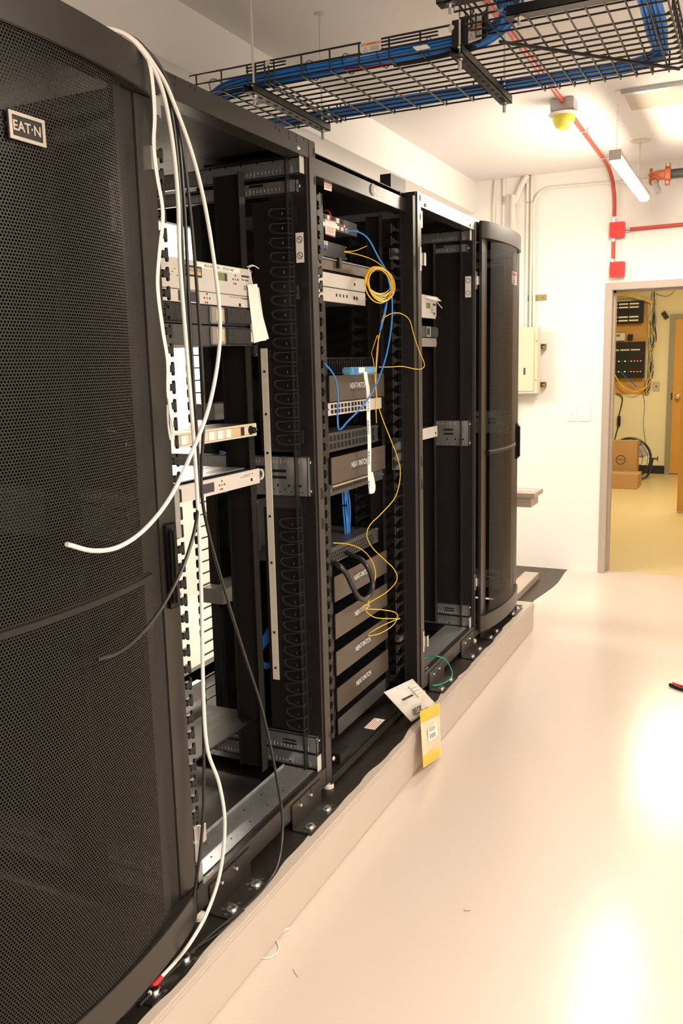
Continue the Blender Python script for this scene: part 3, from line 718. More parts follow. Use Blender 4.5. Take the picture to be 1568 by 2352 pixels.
# patch panels / switches between them
def ports(t_label, z0, z1, face, rows, n, y0=YL, y1=YR, x=X2-.012, name='network_switch', cat='switch', span=None, dep=.25):
    t, f = unit(name, t_label, cat, y0, y1, z0, z1, x, face, dep)
    a, b = span or (y0+.03, y1-.12)
    for r_ in range(rows):
        zc_ = z0+(z1-z0)*((r_+.5)/rows*.8+.1); h = (z1-z0)*.30 if rows > 1 else (z1-z0)*.32
        p_ = fbox('port', 'hole', f, x, a, a+(b-a)/n*.68, zc_-h/2, zc_+h/2, .0006)
        for i in range(1, n): dup(p_, f, (0, (b-a)/n*i+(.004 if i >= n/2 else 0), 0))
    return t, f
ports('white network switch with two rows of sockets, under the tester-side patch-cord manager', 1.392, 1.437, 'white', 2, 12)
fb = None
t, f = ports('dark patch panel with square openings, above the lanyard-end patch-cord manager', 1.262, 1.330, 'greyd', 2, 14, x=X2-.03, name='patch_bay', cat='patch bay', span=(YL+.02, YR-.03))
t, f = ports('dark switch edge with a bright row of sockets, under the lanyard-end patch-cord manager', 1.113, 1.154, 'greyd', 1, 16, name='network_switch')
m = MB(); m.box(X2-.012, X2-.011, YL+.03, YL+.33, 1.142, 1.147); m.build('socket_bezel', K['amber'], f)
# comb teeth above first manager
tcm = thing('finger_duct', (X2-.02, 2.9, 1.54), 'black comb-tooth cable duct behind the blue optical tester', 'cable duct')
comb(tcm, 'duct_comb', YL, YR-.06, 1.535, 1.590, X2-.02, 22); comb(tcm, 'duct_comb', YL, YR-.06, 1.535, 1.575, X2-.06, 22)
# galvanised plate deep in the rack
t, f = unit('rear_power_shelf', 'galvanised sheet box with an H-shaped slot, deep behind the blue cord', 'bracket', 2.70, 2.98, 1.35, 1.395, -.30, 'galv', .10)
fbox('slot', 'hole', f, -.30, 2.76, 2.80, 1.365, 1.372); fbox('slot', 'hole', f, -.30, 2.76, 2.80, 1.376, 1.383)
# vented chassis
z1v, z0v = ZP(762, 1262, -.13), ZP(762, 1300, -.13)
t, f = unit('vented_chassis', 'dark chassis with a grid of vent holes behind the thick black cable loop', 'chassis', YL, YR, z0v+.004, z1v+.006, -.13, 'greyd', .30)
p_ = fbox('vent_hole', 'amber', f, -.13, YL+.02, YL+.030, z0v+.010, z0v+.020, .0006)
q_ = fbox('vent_hole', 'hole', f, -.13, YL+.02, YL+.030, z0v+.012, z0v+.022, .0009)
bpy.data.objects.remove(p_)
for r_ in range(3):
    for i in range(20):
        if r_ or i: dup(q_, f, (0, i*.0205+(.010 if r_ % 2 else 0), r_*.0135))
# blank bottom panel
t = thing('filler_plate', (X2, (YL+YR)/2, .235), 'plain dark blank panel at the rack foot above the warning label', 'filler plate')
B('panel', K['greyd'], t, X2-.003, X2, YL, YR-.03, .236, .297, bevel=.001)
s = MB().box(X2-.10, X2-.004, YL+.02, YL+.024, .290, .302).build('divider', K['plastic'], t)
for i in range(1, 18): dup(s, t, (0, i*.0235, 0))
# top router with LEDs on an open shelf
z1, z0 = ZP(735, 487, -.12), ZP(735, 520, -.12)
t, f = unit('edge_router', 'black router with coloured lights and a red-white tag, top of the packed rack', 'router', 2.60, 2.98, z0, z1, -.12, 'greyd', .25)
zr0, zr1 = z0, z1
for i in range(5): fbox('port', 'paper' if i % 2 else 'hole', f, -.12, 2.70+i*.035, 2.722+i*.035, z0+.028, z0+.044)
for i in range(6): fbox('port', 'steel', f, -.12, 2.70+i*.035, 2.722+i*.035, z0+.006, z0+.018)
disc('status_light', 'led_g', f, -.12, 2.80, z0+.012, .003); disc('status_light', 'led_g', f, -.12, 2.805, z0+.020, .003); disc('status_light', 'led_r', f, -.12, 2.87, z0+.024, .004)
z = ZP(740, 560, -.10)
t, f = unit('terminal_block_unit', 'small unit with white terminal blocks and blue latches below the router', 'terminal unit', 2.60, 2.90, z-.03, z+.022, -.13, 'inner', .2)
for i in range(8): fbox('terminal', 'white', f, -.13, 2.62+i*.016, 2.632+i*.016, z+.006, z+.020, .006); fbox('latch', 'cable_b', f, -.13, 2.62+i*.016, 2.630+i*.016, z-.006, z+.004, .005)
# splice tray (glossy brown shelf)
z1, z0 = ZP(740, 588, -.09), ZP(740, 621, -.09)
t = thing('splice_tray', (-.16, 2.9, z0), 'smoked clear sliding fibre tray above the two silver units', 'fibre tray')
K['smoke'] = mat('smoked_tray', (.10, .075, .06), .18, var=.3, vscale=10, coat=.5)
B('tray_body', K['smoke'], t, -.30, -.090, 2.58, 3.02, z0+.006, z1-.008, bevel=.002)
B('tray_lid', K['grey'], t, -.30, -.086, 2.58, 3.12, z1-.007, z1-.003)
for y in (2.745,): B('clip', K['plastic'], t, -.092, -.078, y-.012, y+.012, z1-.03, z1+.004, bevel=.002)
s = MB().box(-.30, -.10, 2.585, 2.590, z0-.003, z0+.004).build('vent_rib', K['inner'], t)
for i in range(1, 26): dup(s, t, (0, i*.0165, 0))
# two silver units
z1, z0 = ZP(735, 622, X2), ZP(735, 690, X2); zm = (z0+z1)/2
t, f = unit('silver_processor', 'silver half-filled rack unit with one socket, upper of two silver units', 'processor', 2.60, 2.985, zm+.001, z1, X2, 'white', .26)
fbox('socket', 'hole', f, X2, 2.885, 2.895, zm+.018, zm+.027)
t, f = unit('silver_processor', 'silver rack unit with a row of four jacks, lower of two silver units', 'processor', 2.60, 2.985, z0, zm-.001, X2, 'white', .26)
for i in range(4): fbox('jack', 'hole', f, X2, 2.735+i*.028, 2.743+i*.028, zm-.028, zm-.018)
for i in range(2): disc('round_jack', 'hole', f, X2, 2.885+i*.022, zm-.025, .0065)
# deeper chassis behind R2's upper opening
t, f = unit('deep_chassis', 'dark chassis with a perforated corner, set back under the silver units', 'chassis', 2.66, 3.12, 1.60, 1.765, -.38, 'greyd', .22, body='inner')
for i in range(6):
    for j in range(7): disc('vent_hole', 'hole', f, -.38, 2.90+i*.018+(.009 if j % 2 else 0), 1.68+j*.011, .005, .0006, 8)
t, f = unit('deep_chassis', 'tall dark chassis deep behind the vertical blue cable bundle', 'chassis', 2.66, 3.12, .90, 1.09, -.40, 'greyd', .22, body='inner')
# grey vent-and-fan boxes seen through the near rack's side
for z, l in ((ZP(500, 946, -.5), 'pale grey box with ring-shaped fan grille, upper one behind the mounting rail'), (ZP(510, 1374, -.5), 'pale grey box with ring-shaped fan grille, lower one near the blue cable coil')):
    t = thing('fan_box', (-.45, 2.75, z-.025), l, 'fan unit')
    B('body', K['grey'], t, -.60, -.50, 2.575, 2.80, z-.028, z+.028, bevel=.002)
    c = PX(582, 930, X=-.399)
    for r_ in (.007, .013, .019):
        q = MB(); q.tube([(-.499, 2.742+r_*math.cos(a*math.pi/10), z+r_*math.sin(a*math.pi/10)) for a in range(20)], .0012, 5, closed=True); q.build('grille_ring', K['grey'], t)
# --- R3 gear
XF3 = -.130; YA3, YB3 = 3.435, 3.917
def z3(x, y): return ZP(x, y, XF3)
YS = PX(1002, 700, X=XF3).y
t, f = unit('satellite_receiver', 'pale receiver with small green display and torn paper on top, in the nearly empty rack', 'receiver', YS-.482, YS, z3(1002, 733), z3(1000, 681), XF3, 'white', .32)
zt_, zb2 = z3(1000, 681), z3(1002, 733)
fbox('display', 'lcd', f, XF3, YS-.14, YS-.085, zt_-.058, zt_-.034); fbox('model_bar', 'ink', f, XF3, YS-.05, YS-.015, zt_-.042, zt_-.034)
nav_pad(f, XF3, YS-.062, zt_-.062, .008); text('logo_lettering', 'DVB', .017, (XF3+.0004, YS-.05, zb2+.022), *YZ, K['ink'], f, ext=.0003)
for z in (zb2+.006,): disc('thumb_screw', 'plastic', f, XF3, YS-.006, z, .006, .02)
t, f = unit('power_amplifier', 'dark grey ribbed unit in the nearly empty rack', 'amplifier', YS-.482, YS+.01, z3(1003, 776), z3(1003, 751), XF3, 'greyd', .3)
zz0, zz1 = z3(1003, 776), z3(1003, 751)
w_ = fbox('window_bezel', 'grey', f, XF3, YS-.15, YS-.09, zz0+.002, zz1-.002, .006, bevel=.002); fbox('window', 'inner', w_, XF3+.006, YS-.145, YS-.11, zz0+.01, zz1-.01, .0006)
m = MB()
for i in range(11): m.tube([(XF3+.002, YS-.08+i*.0075, zz0+.003), (XF3+.007, YS-.08+i*.0075, zz0+.007), (XF3+.007, YS-.08+i*.0075, zz1-.007), (XF3+.002, YS-.08+i*.0075, zz1-.003)], .0022, 5)
m.build('fins', K['greyd'], f, kind='stuff')
t, f = unit('blank_unit', 'plain brown-grey unit right below the ribbed unit in the nearly empty rack', 'panel', YS-.482, YS, z3(1003, 797), z3(1003, 777), XF3, 'grey', .2)
t, f = unit('status_panel', 'small white panel with rows of tiny dots and one black jack', 'panel', YS-.482, YS+.005, z3(1002, 1003), z3(1002, 978), XF3, 'white', .1)
zz0, zz1 = z3(1002, 1003), z3(1002, 978)
for j in range(4): text('dot_lettering', '·····', .014, (XF3+.0004, YS-.13, zz1-.008-j*.008), *YZ, K['grey'], f, ext=.0002)
disc('jack', 'hole', f, XF3, YS-.022, zz0+.018, .006)
ps = thing('paper_scrap', PX(1000, 684, X=-.12), 'crumpled white paper scrap and tie on the pale receiver', 'paper')
MB().prism([PX(975, 682, X=-.115), PX(1003, 683, X=-.112), PX(1013, 692, X=-.09), PX(1000, 691, X=-.11), PX(985, 686, X=-.112)], (.001, 0, .001)).build('torn_sheet', K['paper'], ps)
MB().tube(spline([PX(996, 682, X=-.12), PX(1005, 696, X=-.10), PX(1015, 708, X=-.09)], 5), .002, 6).build('tie', K['paper'], ps)

# dark cable port on the rack roofs
c0 = PX(897, 408, X=-.25); c1 = PX(931, 410, X=-.25)
B('cable_port', K['inner'], r3, -.30, -.25, c0.y, c1.y, ZT, PX(915, 407, X=-.25).z)
# ================================================================== loose cables
def cable(name, label, pts, r, m, n=8, cat='cable', group=None, seg=7, parent=None):
    q = MB(); q.tube(spline(pts, seg), r, n)
    return q.build(name, K[m], parent, smooth=True, label=label if parent is None else None, cat=cat if parent is None else None, group=group)
def P(l, X=None): return [PX(a[0], a[1], X=(a[2] if len(a) > 2 else X)) for a in l]
def OVER(k):
    return [Vector((-.30, 1.10+.02*k, 2.220)), Vector((-.10, 1.28+.012*k, 2.220)), Vector((.015, 1.42+.010*k, 2.220+.001*k)), Vector((.040, 1.52+.007*k, 2.224+.001*(k % 3)))]
# cables thrown over the near rack's cap
cable('white_cable', 'white coax cable falling to the plinth, red tape near its lower end', OVER(0)+P([(362, 178, .058), (392, 300, .060), (408, 450, .06), (413, 600, .06), (428, 800, .06), (444, 1000, .06), (456, 1200, .06), (463, 1400, .06), (467, 1600, .06), (476, 1720, .06), (503, 1800, .06), (516, 1890, .06), (506, 2000, .055), (478, 2090, .05)])+[PX(440, 2160, Z=.23), PX(400, 2212, Z=.185), PX(362, 2253, Z=.172), PX(343, 2281, Z=.170)], .0046, 'cable_w')
cable('white_cable', 'white coax cable curling across the mesh door to a loose cut end', OVER(1)+P([(366, 168, .052), (398, 235, .06), (440, 350, .06), (470, 470, .065), (494, 620, .07), (505, 735, .075), (500, 830, .08), (478, 940, .085), (440, 1040, .09), (392, 1140, .095), (335, 1213, .10), (275, 1255, .105), (215, 1265, .11), (153, 1250, .115)]), .0046, 'cable_w')
cable('black_cable', 'black coax cable ending loose in front of the mesh door', OVER(2)+P([(366, 160, .05), (398, 235, .05), (412, 330, .05), (425, 500, .05), (434, 700, .05), (445, 900, .052), (455, 1060, .055), (453, 1180, .06), (432, 1270, .068), (400, 1345, .078), (360, 1412, .088), (310, 1470, .096), (265, 1502, .10), (223, 1515, .104)]), .0042, 'cable_k')
cable('black_cable', 'black coax cable slanting down the open rack to the plinth edge', OVER(3)+P([(376, 168, .055), (405, 260, .055), (425, 380, .055), (444, 560, .055), (460, 780, .055), (468, 950, .055), (462, 1110, .05), (478, 1220, .04), (520, 1370, .035), (560, 1500, .035), (600, 1625, .035), (630, 1760, .035), (648, 1880, .042)])+[PX(640, 1975, Z=.20), PX(612, 2030, Z=.168), PX(560, 2085, Z=.166), PX(480, 2150, Z=.1660), PX(400, 2225, Z=.1660), PX(320, 2310, Z=.1660)], .0040, 'cable_k')
cable('black_cable', 'black coax cable falling straight beside the fingers, then along the mesh door foot', OVER(4)+P([(370, 178, .048), (396, 270, .05), (412, 420, .05), (420, 600, .05), (432, 800, .05), (446, 1000, .05), (456, 1180, .052), (463, 1400, .052), (466, 1600, .052), (468, 1750, .052), (466, 1880, .05), (455, 1990, .05)])+[PX(440, 2080, Z=.27), PX(415, 2160, Z=.20), PX(380, 2215, Z=.172), PX(330, 2275, Z=.168), PX(270, 2340, Z=.168)], .0040, 'cable_k')
cable('black_cable', 'thin black cable taped to the white cable at the plinth', [PX(700, 2060, Z=.168), PX(560, 2090, Z=.1665)][1:]+[PX(505, 2140, Z=.1662), PX(430, 2190, Z=.166), PX(372, 2238, Z=.170), PX(330, 2285, Z=.168), PX(280, 2335, Z=.166)], .0026, 'cable_k')
tp_ = PX(361, 2255, Z=.175); a = PX(370, 2245, Z=.175); b = PX(351, 2266, Z=.174)
MB().tube([a, tp_, b], .0062, 10).build('tape_wrap', K['red2'], None, smooth=True, label='red tape wrapped around white and black cable ends', cat='tape')
# white braided strap
def ribbon(name, m, pts, w_, side, parent=None, t=.0008, label=None, cat=None):
    q = MB(); P_ = spline(pts, 6); n = len(P_)
    sides = side if isinstance(side, list) else [side]*len(pts)
    S_ = spline([Vector(s) for s in sides], 6)
    for i, p in enumerate(P_):
        s = S_[i].normalized(); tn = (P_[min(i+1, n-1)]-P_[max(i-1, 0)]).normalized(); u = s.cross(tn).normalized()
        q.v += [p-s*w_/2-u*t, p+s*w_/2-u*t, p+s*w_/2+u*t, p-s*w_/2+u*t]
    for i in range(n-1):
        a, b = i*4, (i+1)*4
        for k in range(4): q.f.append((a+k, a+(k+1) % 4, b+(k+1) % 4, b+k))
    q.f += [(3, 2, 1, 0), tuple((n-1)*4+k for k in range(4))]
    return q.build(name, K[m], parent, label=label, cat=cat)
K['braid'] = mat('white_braid', (.80, .79, .80), .6, var=.05, vscale=300, bump=.8, bscale=400)
ribbon('braided_strap', 'braid', [PX(308, 97, Z=2.2265), PX(326, 112, Z=2.229), PX(344, 150, X=.058)]+P([(352, 210, .05), (355, 270, .05), (353, 330, .05), (360, 400, .05), (374, 490, .05), (366, 580, .05), (362, 660, .05), (374, 760, .05), (385, 830, .05), (386, 900, .05), (393, 960, .05), (397, 1034, .05)]), .009, (.25, 1, 0), label='white braided strap knotted below, hanging from the near rack cap', cat='strap')
cable('braided_loop', 'small white knotted braid loop at the strap end', P([(386, 915, .055), (390, 950, .06), (397, 985, .058), (392, 1010, .055), (386, 975, .05), (384, 930, .05)]), .0022, 'braid', cat='strap')
q = PX(361, 362, X=.04)
m = MB(); m.box(.018, .032, q.y-.010, q.y+.006, q.z-.024, q.z+.024); m.build('strap_buckle', K['zinc'], None, label='small bright metal clip on the door edge beside the braided strap', cat='clip')
q = PX(445, 1915, X=.012)
m = MB(); m.box(.0205, .0225, q.y-.012, q.y+.008, q.z-.022, q.z+.022); m.box(.0225, .034, q.y+.006, q.y+.008, q.z-.022, q.z+.022); m.box(.032, .034, q.y+.008, q.y+.022, q.z-.022, q.z+.022)
m.build('hinge_catch', K['zinc'], r0)
# ------------------------------------------------------------------ cords in the packed rack
cable('blue_patch_cord', 'blue patch cord arching from the router down past the fibre coil', P([(795, 530, -.10), (820, 532, -.08), (845, 548, -.05), (868, 590, -.03), (887, 625, -.02), (900, 690, -.015), (897, 760, -.015), (883, 830, -.015), (858, 895, -.02), (830, 935, -.03), (800, 966, -.05), (779, 987, -.075), (775, 960, -.085), (776, 910, -.08), (768, 865, -.07), (748, 838, -.08), (735, 826, -.11)]), .0030, 'cable_b2')
# coil of yellow fibre
cz = thing('fibre_coil', PX(868, 690, X=-.02), 'coiled yellow fibre cord hanging in front of the finger manager', 'cable coil')
cc = PX(869, 652, X=-.025)
for k in range(7):
    rr_y, rr_z = .118+.004*math.sin(k*2.1), .046+.0022*k
    pts = [(cc.x+.004*math.sin(k*1.7)+.002*k, cc.y-.004*k*math.cos(k)+(rr_y)*math.cos(2*math.pi*i/40), cc.z+.012-.0035*k+rr_z*math.sin(2*math.pi*i/40)) for i in range(40)]
    MB().tube(pts, .0022, 7, closed=True).build('fibre_turn', K['cable_y'], cz, smooth=True)
for an in (.5, 1.2, 2.2, 4.9, 5.7):
    p = Vector((cc.x+.006, cc.y+.118*math.cos(an), cc.z+.052*math.sin(an)))
    q = MB(); q.tube([p+Vector((.009*math.cos(t*math.pi/4), .010*math.sin(t*math.pi/4)*math.cos(an), .010*math.sin(t*math.pi/4)*math.sin(an))) for t in range(8)], .0009, 4, closed=True); q.build('twist_tie', K['grey'], cz)
def boot(parent, a, b, r, m, name): return MB().tube([a, a.lerp(b, .5), b], r, 10, rs=[r*.55, r, r*1.05]).build(name, K[m], parent, smooth=True)
fc = thing('fibre_coupler', PX(880, 725, X=-.02), 'blue-booted fibre connectors joined in a small coupler below the coil', 'connector')
boot(fc, PX(888, 694, X=-.022), PX(882, 722, X=-.022), .0045, 'cable_b2', 'connector_boot')
boot(fc, PX(872, 762, X=-.022), PX(877, 742, X=-.022), .0045, 'cable_b2', 'connector_boot')
MB().tube([PX(883, 722, X=-.022), PX(876, 742, X=-.022)], .006, 4).build('coupler_body', K['grey'], fc)
cable('yellow_fibre', 'yellow fibre running from the coil top back to the tray', P([(888, 622, -.03), (868, 604, -.05), (845, 592, -.07), (815, 583, -.085), (790, 578, -.10), (815, 576, -.10), (842, 565, -.10)]), .0016, 'cable_y', 6)
cable('yellow_fibre', 'yellow fibre dropping from the coupler to the wide loops over the covers', P([(888, 690, -.022), (889, 705, -.03)])[:0]+P([(872, 764, -.022), (866, 800, -.02), (863, 850, -.02), (864, 905, -.02), (874, 950, -.015), (893, 1000, -.01), (912, 1050, -.005), (919, 1090, -.005), (908, 1140, -.01), (875, 1180, -.02), (850, 1205, -.03), (842, 1230, -.03), (855, 1258, -.03), (882, 1285, -.02), (905, 1308, -.01), (911, 1332, -.01), (890, 1358, -.03), (855, 1380, -.05), (832, 1394, -.07), (830, 1398, -.085), (845, 1399, -.06), (880, 1401, -.03), (908, 1407, -.015), (912, 1420, -.015), (900, 1438, -.03), (872, 1455, -.06), (846, 1460, -.085), (852, 1452, -.07), (880, 1436, -.04), (910, 1423, -.01), (917, 1421, -.008), (890, 1421, -.02), (860, 1418, -.04), (842, 1405, -.06), (842, 1395, -.06), (849, 1372, -.05), (858, 1345, -.045), (862, 1315, -.045), (852, 1285, -.06), (830, 1262, -.08), (800, 1250, -.10), (765, 1247, -.12)]), .0017, 'cable_y', 6)
cable('yellow_fibre', 'yellow fibre bowing out to the next rack and back to the tester', P([(884, 728, -.025), (900, 720, -.01), (920, 720, .005), (940, 735, .01), (950, 770, .012), (962, 805, .012), (974, 835, .012), (970, 846, .010), (955, 848, .006), (925, 842, .0), (895, 843, -.008), (870, 843, -.03)]), .0016, 'cable_y', 6)
for nm, l_ in (('a', [(866, 770, -.05), (856, 800, -.07), (853, 812, -.09), (858, 835, -.07), (862, 900, -.10), (864, 970, -.10)]), ('b', [(868, 770, -.06), (868, 800, -.07), (864, 850, -.10), (862, 920, -.11), (864, 972, -.11)])):
    cable('yellow_fibre', {'a': 'short yellow fibre passing behind the wide one, bowed', 'b': 'short yellow fibre passing behind the wide one, straight'}[nm], P(l_), .0015, 'cable_y', 6)
# optical tester with lanyard
ot = thing('optical_tester', PX(825, 857, X=-.06), 'light blue handheld optical tester lying on the patch-cord manager', 'tester')
zt0 = 1.530
c0 = PX(795, 850, X=-.05); c1 = PX(853, 848, X=-.05)
ym, L = (c0.y+c1.y)/2, (c1.y-c0.y)
m = MB(); m.box(-.068, -.030, ym-L/2, ym+L/2, zt0+.0005, zt0+.026); m.build('case', K['tool'], ot, bevel=.005)
B('label', K['paper'], ot, -.030, -.0292, ym-.05, ym+.0, zt0+.006, zt0+.024); B('key_area', K['cable_b'], ot, -.030, -.0288, ym-.088, ym-.055, zt0+.004, zt0+.025, bevel=.0004)
boot(ot, Vector((-.048, ym+L/2+.035, zt0+.018)), Vector((-.048, ym+L/2, zt0+.016)), .007, 'white', 'probe_boot')
ribbon('lanyard', 'paper', [(-.030, ym+.005, zt0+.008), (-.026, ym+.004, zt0-.02)]+P([(845, 900, -.035), (846, 960, -.035), (848, 1020, -.035), (848, 1075, -.035), (850, 1122, -.034), (855, 1133, -.030), (858, 1118, -.04), (852, 1085, -.05)]), .024, (.1, 1, 0), ot)
for y in (930, 982, 1052, 1120):
    c = PX(845.5 if y < 1000 else 847, y, X=-.0330)
    text('lanyard_lettering', 'REVO', .020, c, (0, .03, -1), (0, 1, .03), K['inkb'], ot, 'CENTER', ext=.0002)
# red-white service tag
tg = thing('service_tag', PX(758, 540, X=-.05), 'red-edged white service tag hanging from a red tie on the router', 'tag')
pl_ = [PX(746, 503, X=-.06), PX(771, 509, X=-.05), PX(769, 545, X=-.045), PX(747, 538, X=-.055)]
MB().prism(pl_, (.0008, 0, 0)).build('tag_card', K['paper'], tg)
cable('tie', None, P([(757, 505, -.052), (759, 495, -.05), (754, 485, -.06), (744, 484, -.08)]), .0022, 'red2', parent=tg)
a_, b_, c_, d_ = [p+Vector((.0012, 0, 0)) for p in pl_]
def onq(u, v): return (a_*(1-u)+b_*u)*(1-v)+(d_*(1-u)+c_*u)*v
for v0, v1, u1 in ((.93, .99, .97), (.02, .06, .97)): MB().prism([onq(.03, v0), onq(u1, v0), onq(u1, v1), onq(.03, v1)], (.0003, 0, 0)).build('tag_edge', K['inkr'], tg)
for i in range(4): MB().prism([onq(.12, .48+i*.1), onq(.88-.1*(i % 2), .48+i*.1), onq(.88-.1*(i % 2), .51+i*.1), onq(.12, .51+i*.1)], (.0003, 0, 0)).build('print_line', K['inkr'], tg)
lq = [PX(744, 402, X=-.05), PX(762, 408, X=-.05), PX(761, 440, X=-.05), PX(744, 435, X=-.05)]
st = MB().prism(lq, (.0006, 0, 0)).build('rail_sticker', K['paper'], r2)
a_, b_, c_, d_ = [p+Vector((.0009, 0, 0)) for p in lq]
MB().prism([onq(.05, .02), onq(.95, .02), onq(.95, .2), onq(.05, .2)], (.0003, 0, 0)).build('print_band', K['inkr'], st)
for i in range(4): MB().prism([onq(.1, .3+i*.16), onq(.9, .3+i*.16), onq(.9, .35+i*.16), onq(.1, .35+i*.16)], (.0003, 0, 0)).build('print_line', K['inkr'], st)
# thick black cable loop
cable('power_lead', 'thick black flat cable looping out of the vented chassis', P([(768, 1292, -.11), (775, 1297, -.06), (795, 1318, -.03), (808, 1345, -.02), (822, 1370, -.015), (838, 1377, -.015), (852, 1362, -.015), (855, 1335, -.02), (845, 1305, -.03), (828, 1285, -.06), (808, 1276, -.10), (795, 1268, -.125)]), .0095, 'cable_k', 10)
# vertical blue bundle behind the covers
for k in range(7):
    o = (k-3)*.0058
    cable('blue_cable', 'blue network cable of the upright bundle between two patch-cord managers', [(-.20+.006*(k % 2), 2.99+o*1.1, 1.11), (-.20+.007*(k % 3), 2.995+o*1.1, 1.02), (-.20+.006*(k % 2), 3.005+o, .93), (-.20, 3.01+o, .84)], .0032, 'cable_b2', 7, group='upright blue bundle')
B('bundle_tie', K['plastic'], None, -.212, -.186, 2.970, 3.020, 1.028, 1.034, label='black tie around the upright blue bundle', cat='cable tie')
# blue loops seen through the near rack's side
for k in range(6):
    z = ZP(590, 1030+k*4, -.42)
    cable('blue_cable', 'blue network cable bowing across the gap below the upper fan box', [(-.43, 2.49, z+.012-.002*k), (-.40, 2.54, z-.006), (-.40, 2.60, z-.020), (-.42, 2.68, z-.024)], .0032, 'cable_b', 7, group='blue cables at the upper fan box')
for k in range(9):
    cable('blue_cable', 'blue network cable in the drooping coil below the lower fan box', [PX(618, 1440+4*k, X=-.42), PX(602, 1468+3*k, X=-.40), PX(596, 1500+2*k, X=-.40), PX(606, 1522+1.5*k, X=-.40), PX(624, 1524+k, X=-.42)], .0034, 'cable_b', 7, group='blue cables at the lower fan box')
# teal lead on the plinth
cable('teal_lead', 'teal cable looping out of the rack foot over the plinth', P([(968, 1514, -.06), (985, 1508, -.03), (1003, 1507, 0.01), (1022, 1515, .03), (1035, 1535, .045), (1038, 1550, .05)])+[PX(1030, 1562, Z=.19), PX(1010, 1572, Z=.175), PX(985, 1575, Z=.172), PX(965, 1572, Z=.172)], .0027, 'teal')
# ================================================================== wire basket tray under the ceiling
ZTR = 2.492
tr = thing('basket_tray', (.2, 2.93, ZTR), 'black wire basket cable tray hung from the ceiling, turning a corner', 'cable tray')
YN, YFa = 2.668, 3.212; XL, XRt, XB = -.60, .955, .43
WH = .062
def wire(pts, r=.0032, n=5): return MB().tube(pts, r, n).build('wire', K['wire'], tr, smooth=True)
# long wires of the main run (along X)
ys = [YN+i*(YFa-YN)/11 for i in range(12)]
for y in ys: wire([(XL, y, ZTR), (XRt, y, ZTR)] if y > YN+.01 else [(XL, y, ZTR), (XB, y, ZTR)])
for z in (ZTR+.031, ZTR+WH):
    wire([(XL, YN, z), (XB-.02, YN, z)]); wire([(XL, YFa, z), (XRt-.03, YFa, z)])
# cross wires of the main run (along Y, turned up at both sides)
x = XL+.03; k = 0
while x < XB-.02:
    wire([(x, YN-.0035, ZTR+WH), (x, YN-.0035, ZTR-.003), (x, YFa+.0035, ZTR-.003), (x, YFa+.0035, ZTR+WH)]); x += .1016
# doubled splice wires at the first hanger
for x in (-.335, -.300, -.285): wire([(x, YN-.0035, ZTR+WH), (x, YN-.0035, ZTR-.006), (x, YFa+.0035, ZTR-.006), (x, YFa+.0035, ZTR+WH)])
for z in (ZTR+.040, ZTR+.050): wire([(-.37, YN-.006, z), (-.22, YN-.006, z)], .0028); wire([(.10, YN-.006, z), (.30, YN-.006, z)], .0028); wire([(-.36, YFa+.006, z), (-.1, YFa+.006, z)], .0028)
# branch towards the viewer: wires along Y, cross wires along X
x = XB+.07
while x < XRt+.001:
    wire([(x, 1.95, ZTR-.0065), (x, YFa+.003, ZTR-.0065), (x, YFa+.003, ZTR+WH*(.5 if x < .9 else 1))], .0030); x += .0505
y = YN-.05
while y > 1.95:
    wire([(XB, y, ZTR+WH), (XB, y, ZTR), (XRt, y, ZTR), (XRt, y, ZTR+WH)], .0030); y -= .0505
for z in (ZTR+.031, ZTR+WH):
    wire([(XB, 1.95, z), (XB, YN-.07, z), (XB-.03, YN-.02, z)]); wire([(XRt+.004, 1.95, z), (XRt+.004, YFa-.03, z), (XRt-.02, YFa, z)])
for y in ys[1:]: wire([(XRt-.02, y, ZTR), (XRt, y, ZTR+.01), (XRt, y, ZTR+WH)], .0030)
wire([(.49, 2.655, ZTR-.012), (XRt-.02, 3.175, ZTR-.012)], .0045, 6); wire([(.495, 2.65, ZTR-.018), (XRt-.015, 3.17, ZTR-.018)], .0035, 6)
# corner drop-out sheet with warning label
cs = MB(); arc = [(.345, YN-.010)]+[(.395+.075*math.sin(a), YN-.085+.075*math.cos(a)) for a in [i*math.pi/16 for i in range(9)]]
poly = [(x, y, ZTR-.004) for x, y in arc]+[(x+.004*(1 if i > 1 else 0), y+.0025, ZTR-.004) for i, (x, y) in reversed(list(enumerate(arc)))]
cs.prism(poly, (0, 0, WH+.012)); sheet = cs.build('corner_sheet', K['plastic'], tr)
def wlabel(o, loc, r_, u_, wd, ht):
    r_, u_ = Vector(r_).normalized(), Vector(u_).normalized(); n_ = r_.cross(u_)
    def rect(nm, m, a0, a1, b0, b1, lift, par):
        c = Vector(loc)+n_*lift
        return MB().prism([c+r_*a0*wd+u_*b0*ht, c+r_*a1*wd+u_*b0*ht, c+r_*a1*wd+u_*b1*ht, c+r_*a0*wd+u_*b1*ht], n_*.0004).build(nm, K[m], par)
    l = rect('warning_label', 'paper', -.5, .5, -.5, .5, .0, o)
    rect('warning_band', 'orangel', -.48, .48, 0.0, .18, .0005, l)
    c = Vector(loc)+n_*.001
    text('warning_lettering', 'WARNING', ht*.15, c+r_*.04*wd+u_*.09*ht, r_, u_, K['ink'], l, 'CENTER', ext=.0001)
    t3 = [c+r_*(-.40*wd)+u_*(-.40*ht), c+r_*(-.14*wd)+u_*(-.40*ht), c+r_*(-.27*wd)+u_*(-.12*ht)]
    MB().tube(t3, .0007, 4, closed=True).build('warning_triangle', K['ink'], l)
    for i in range(4): rect('print_line', 'grey', -.04, .44-.05*(i % 2), -.42+i*.09, -.39+i*.09, .0006, l)
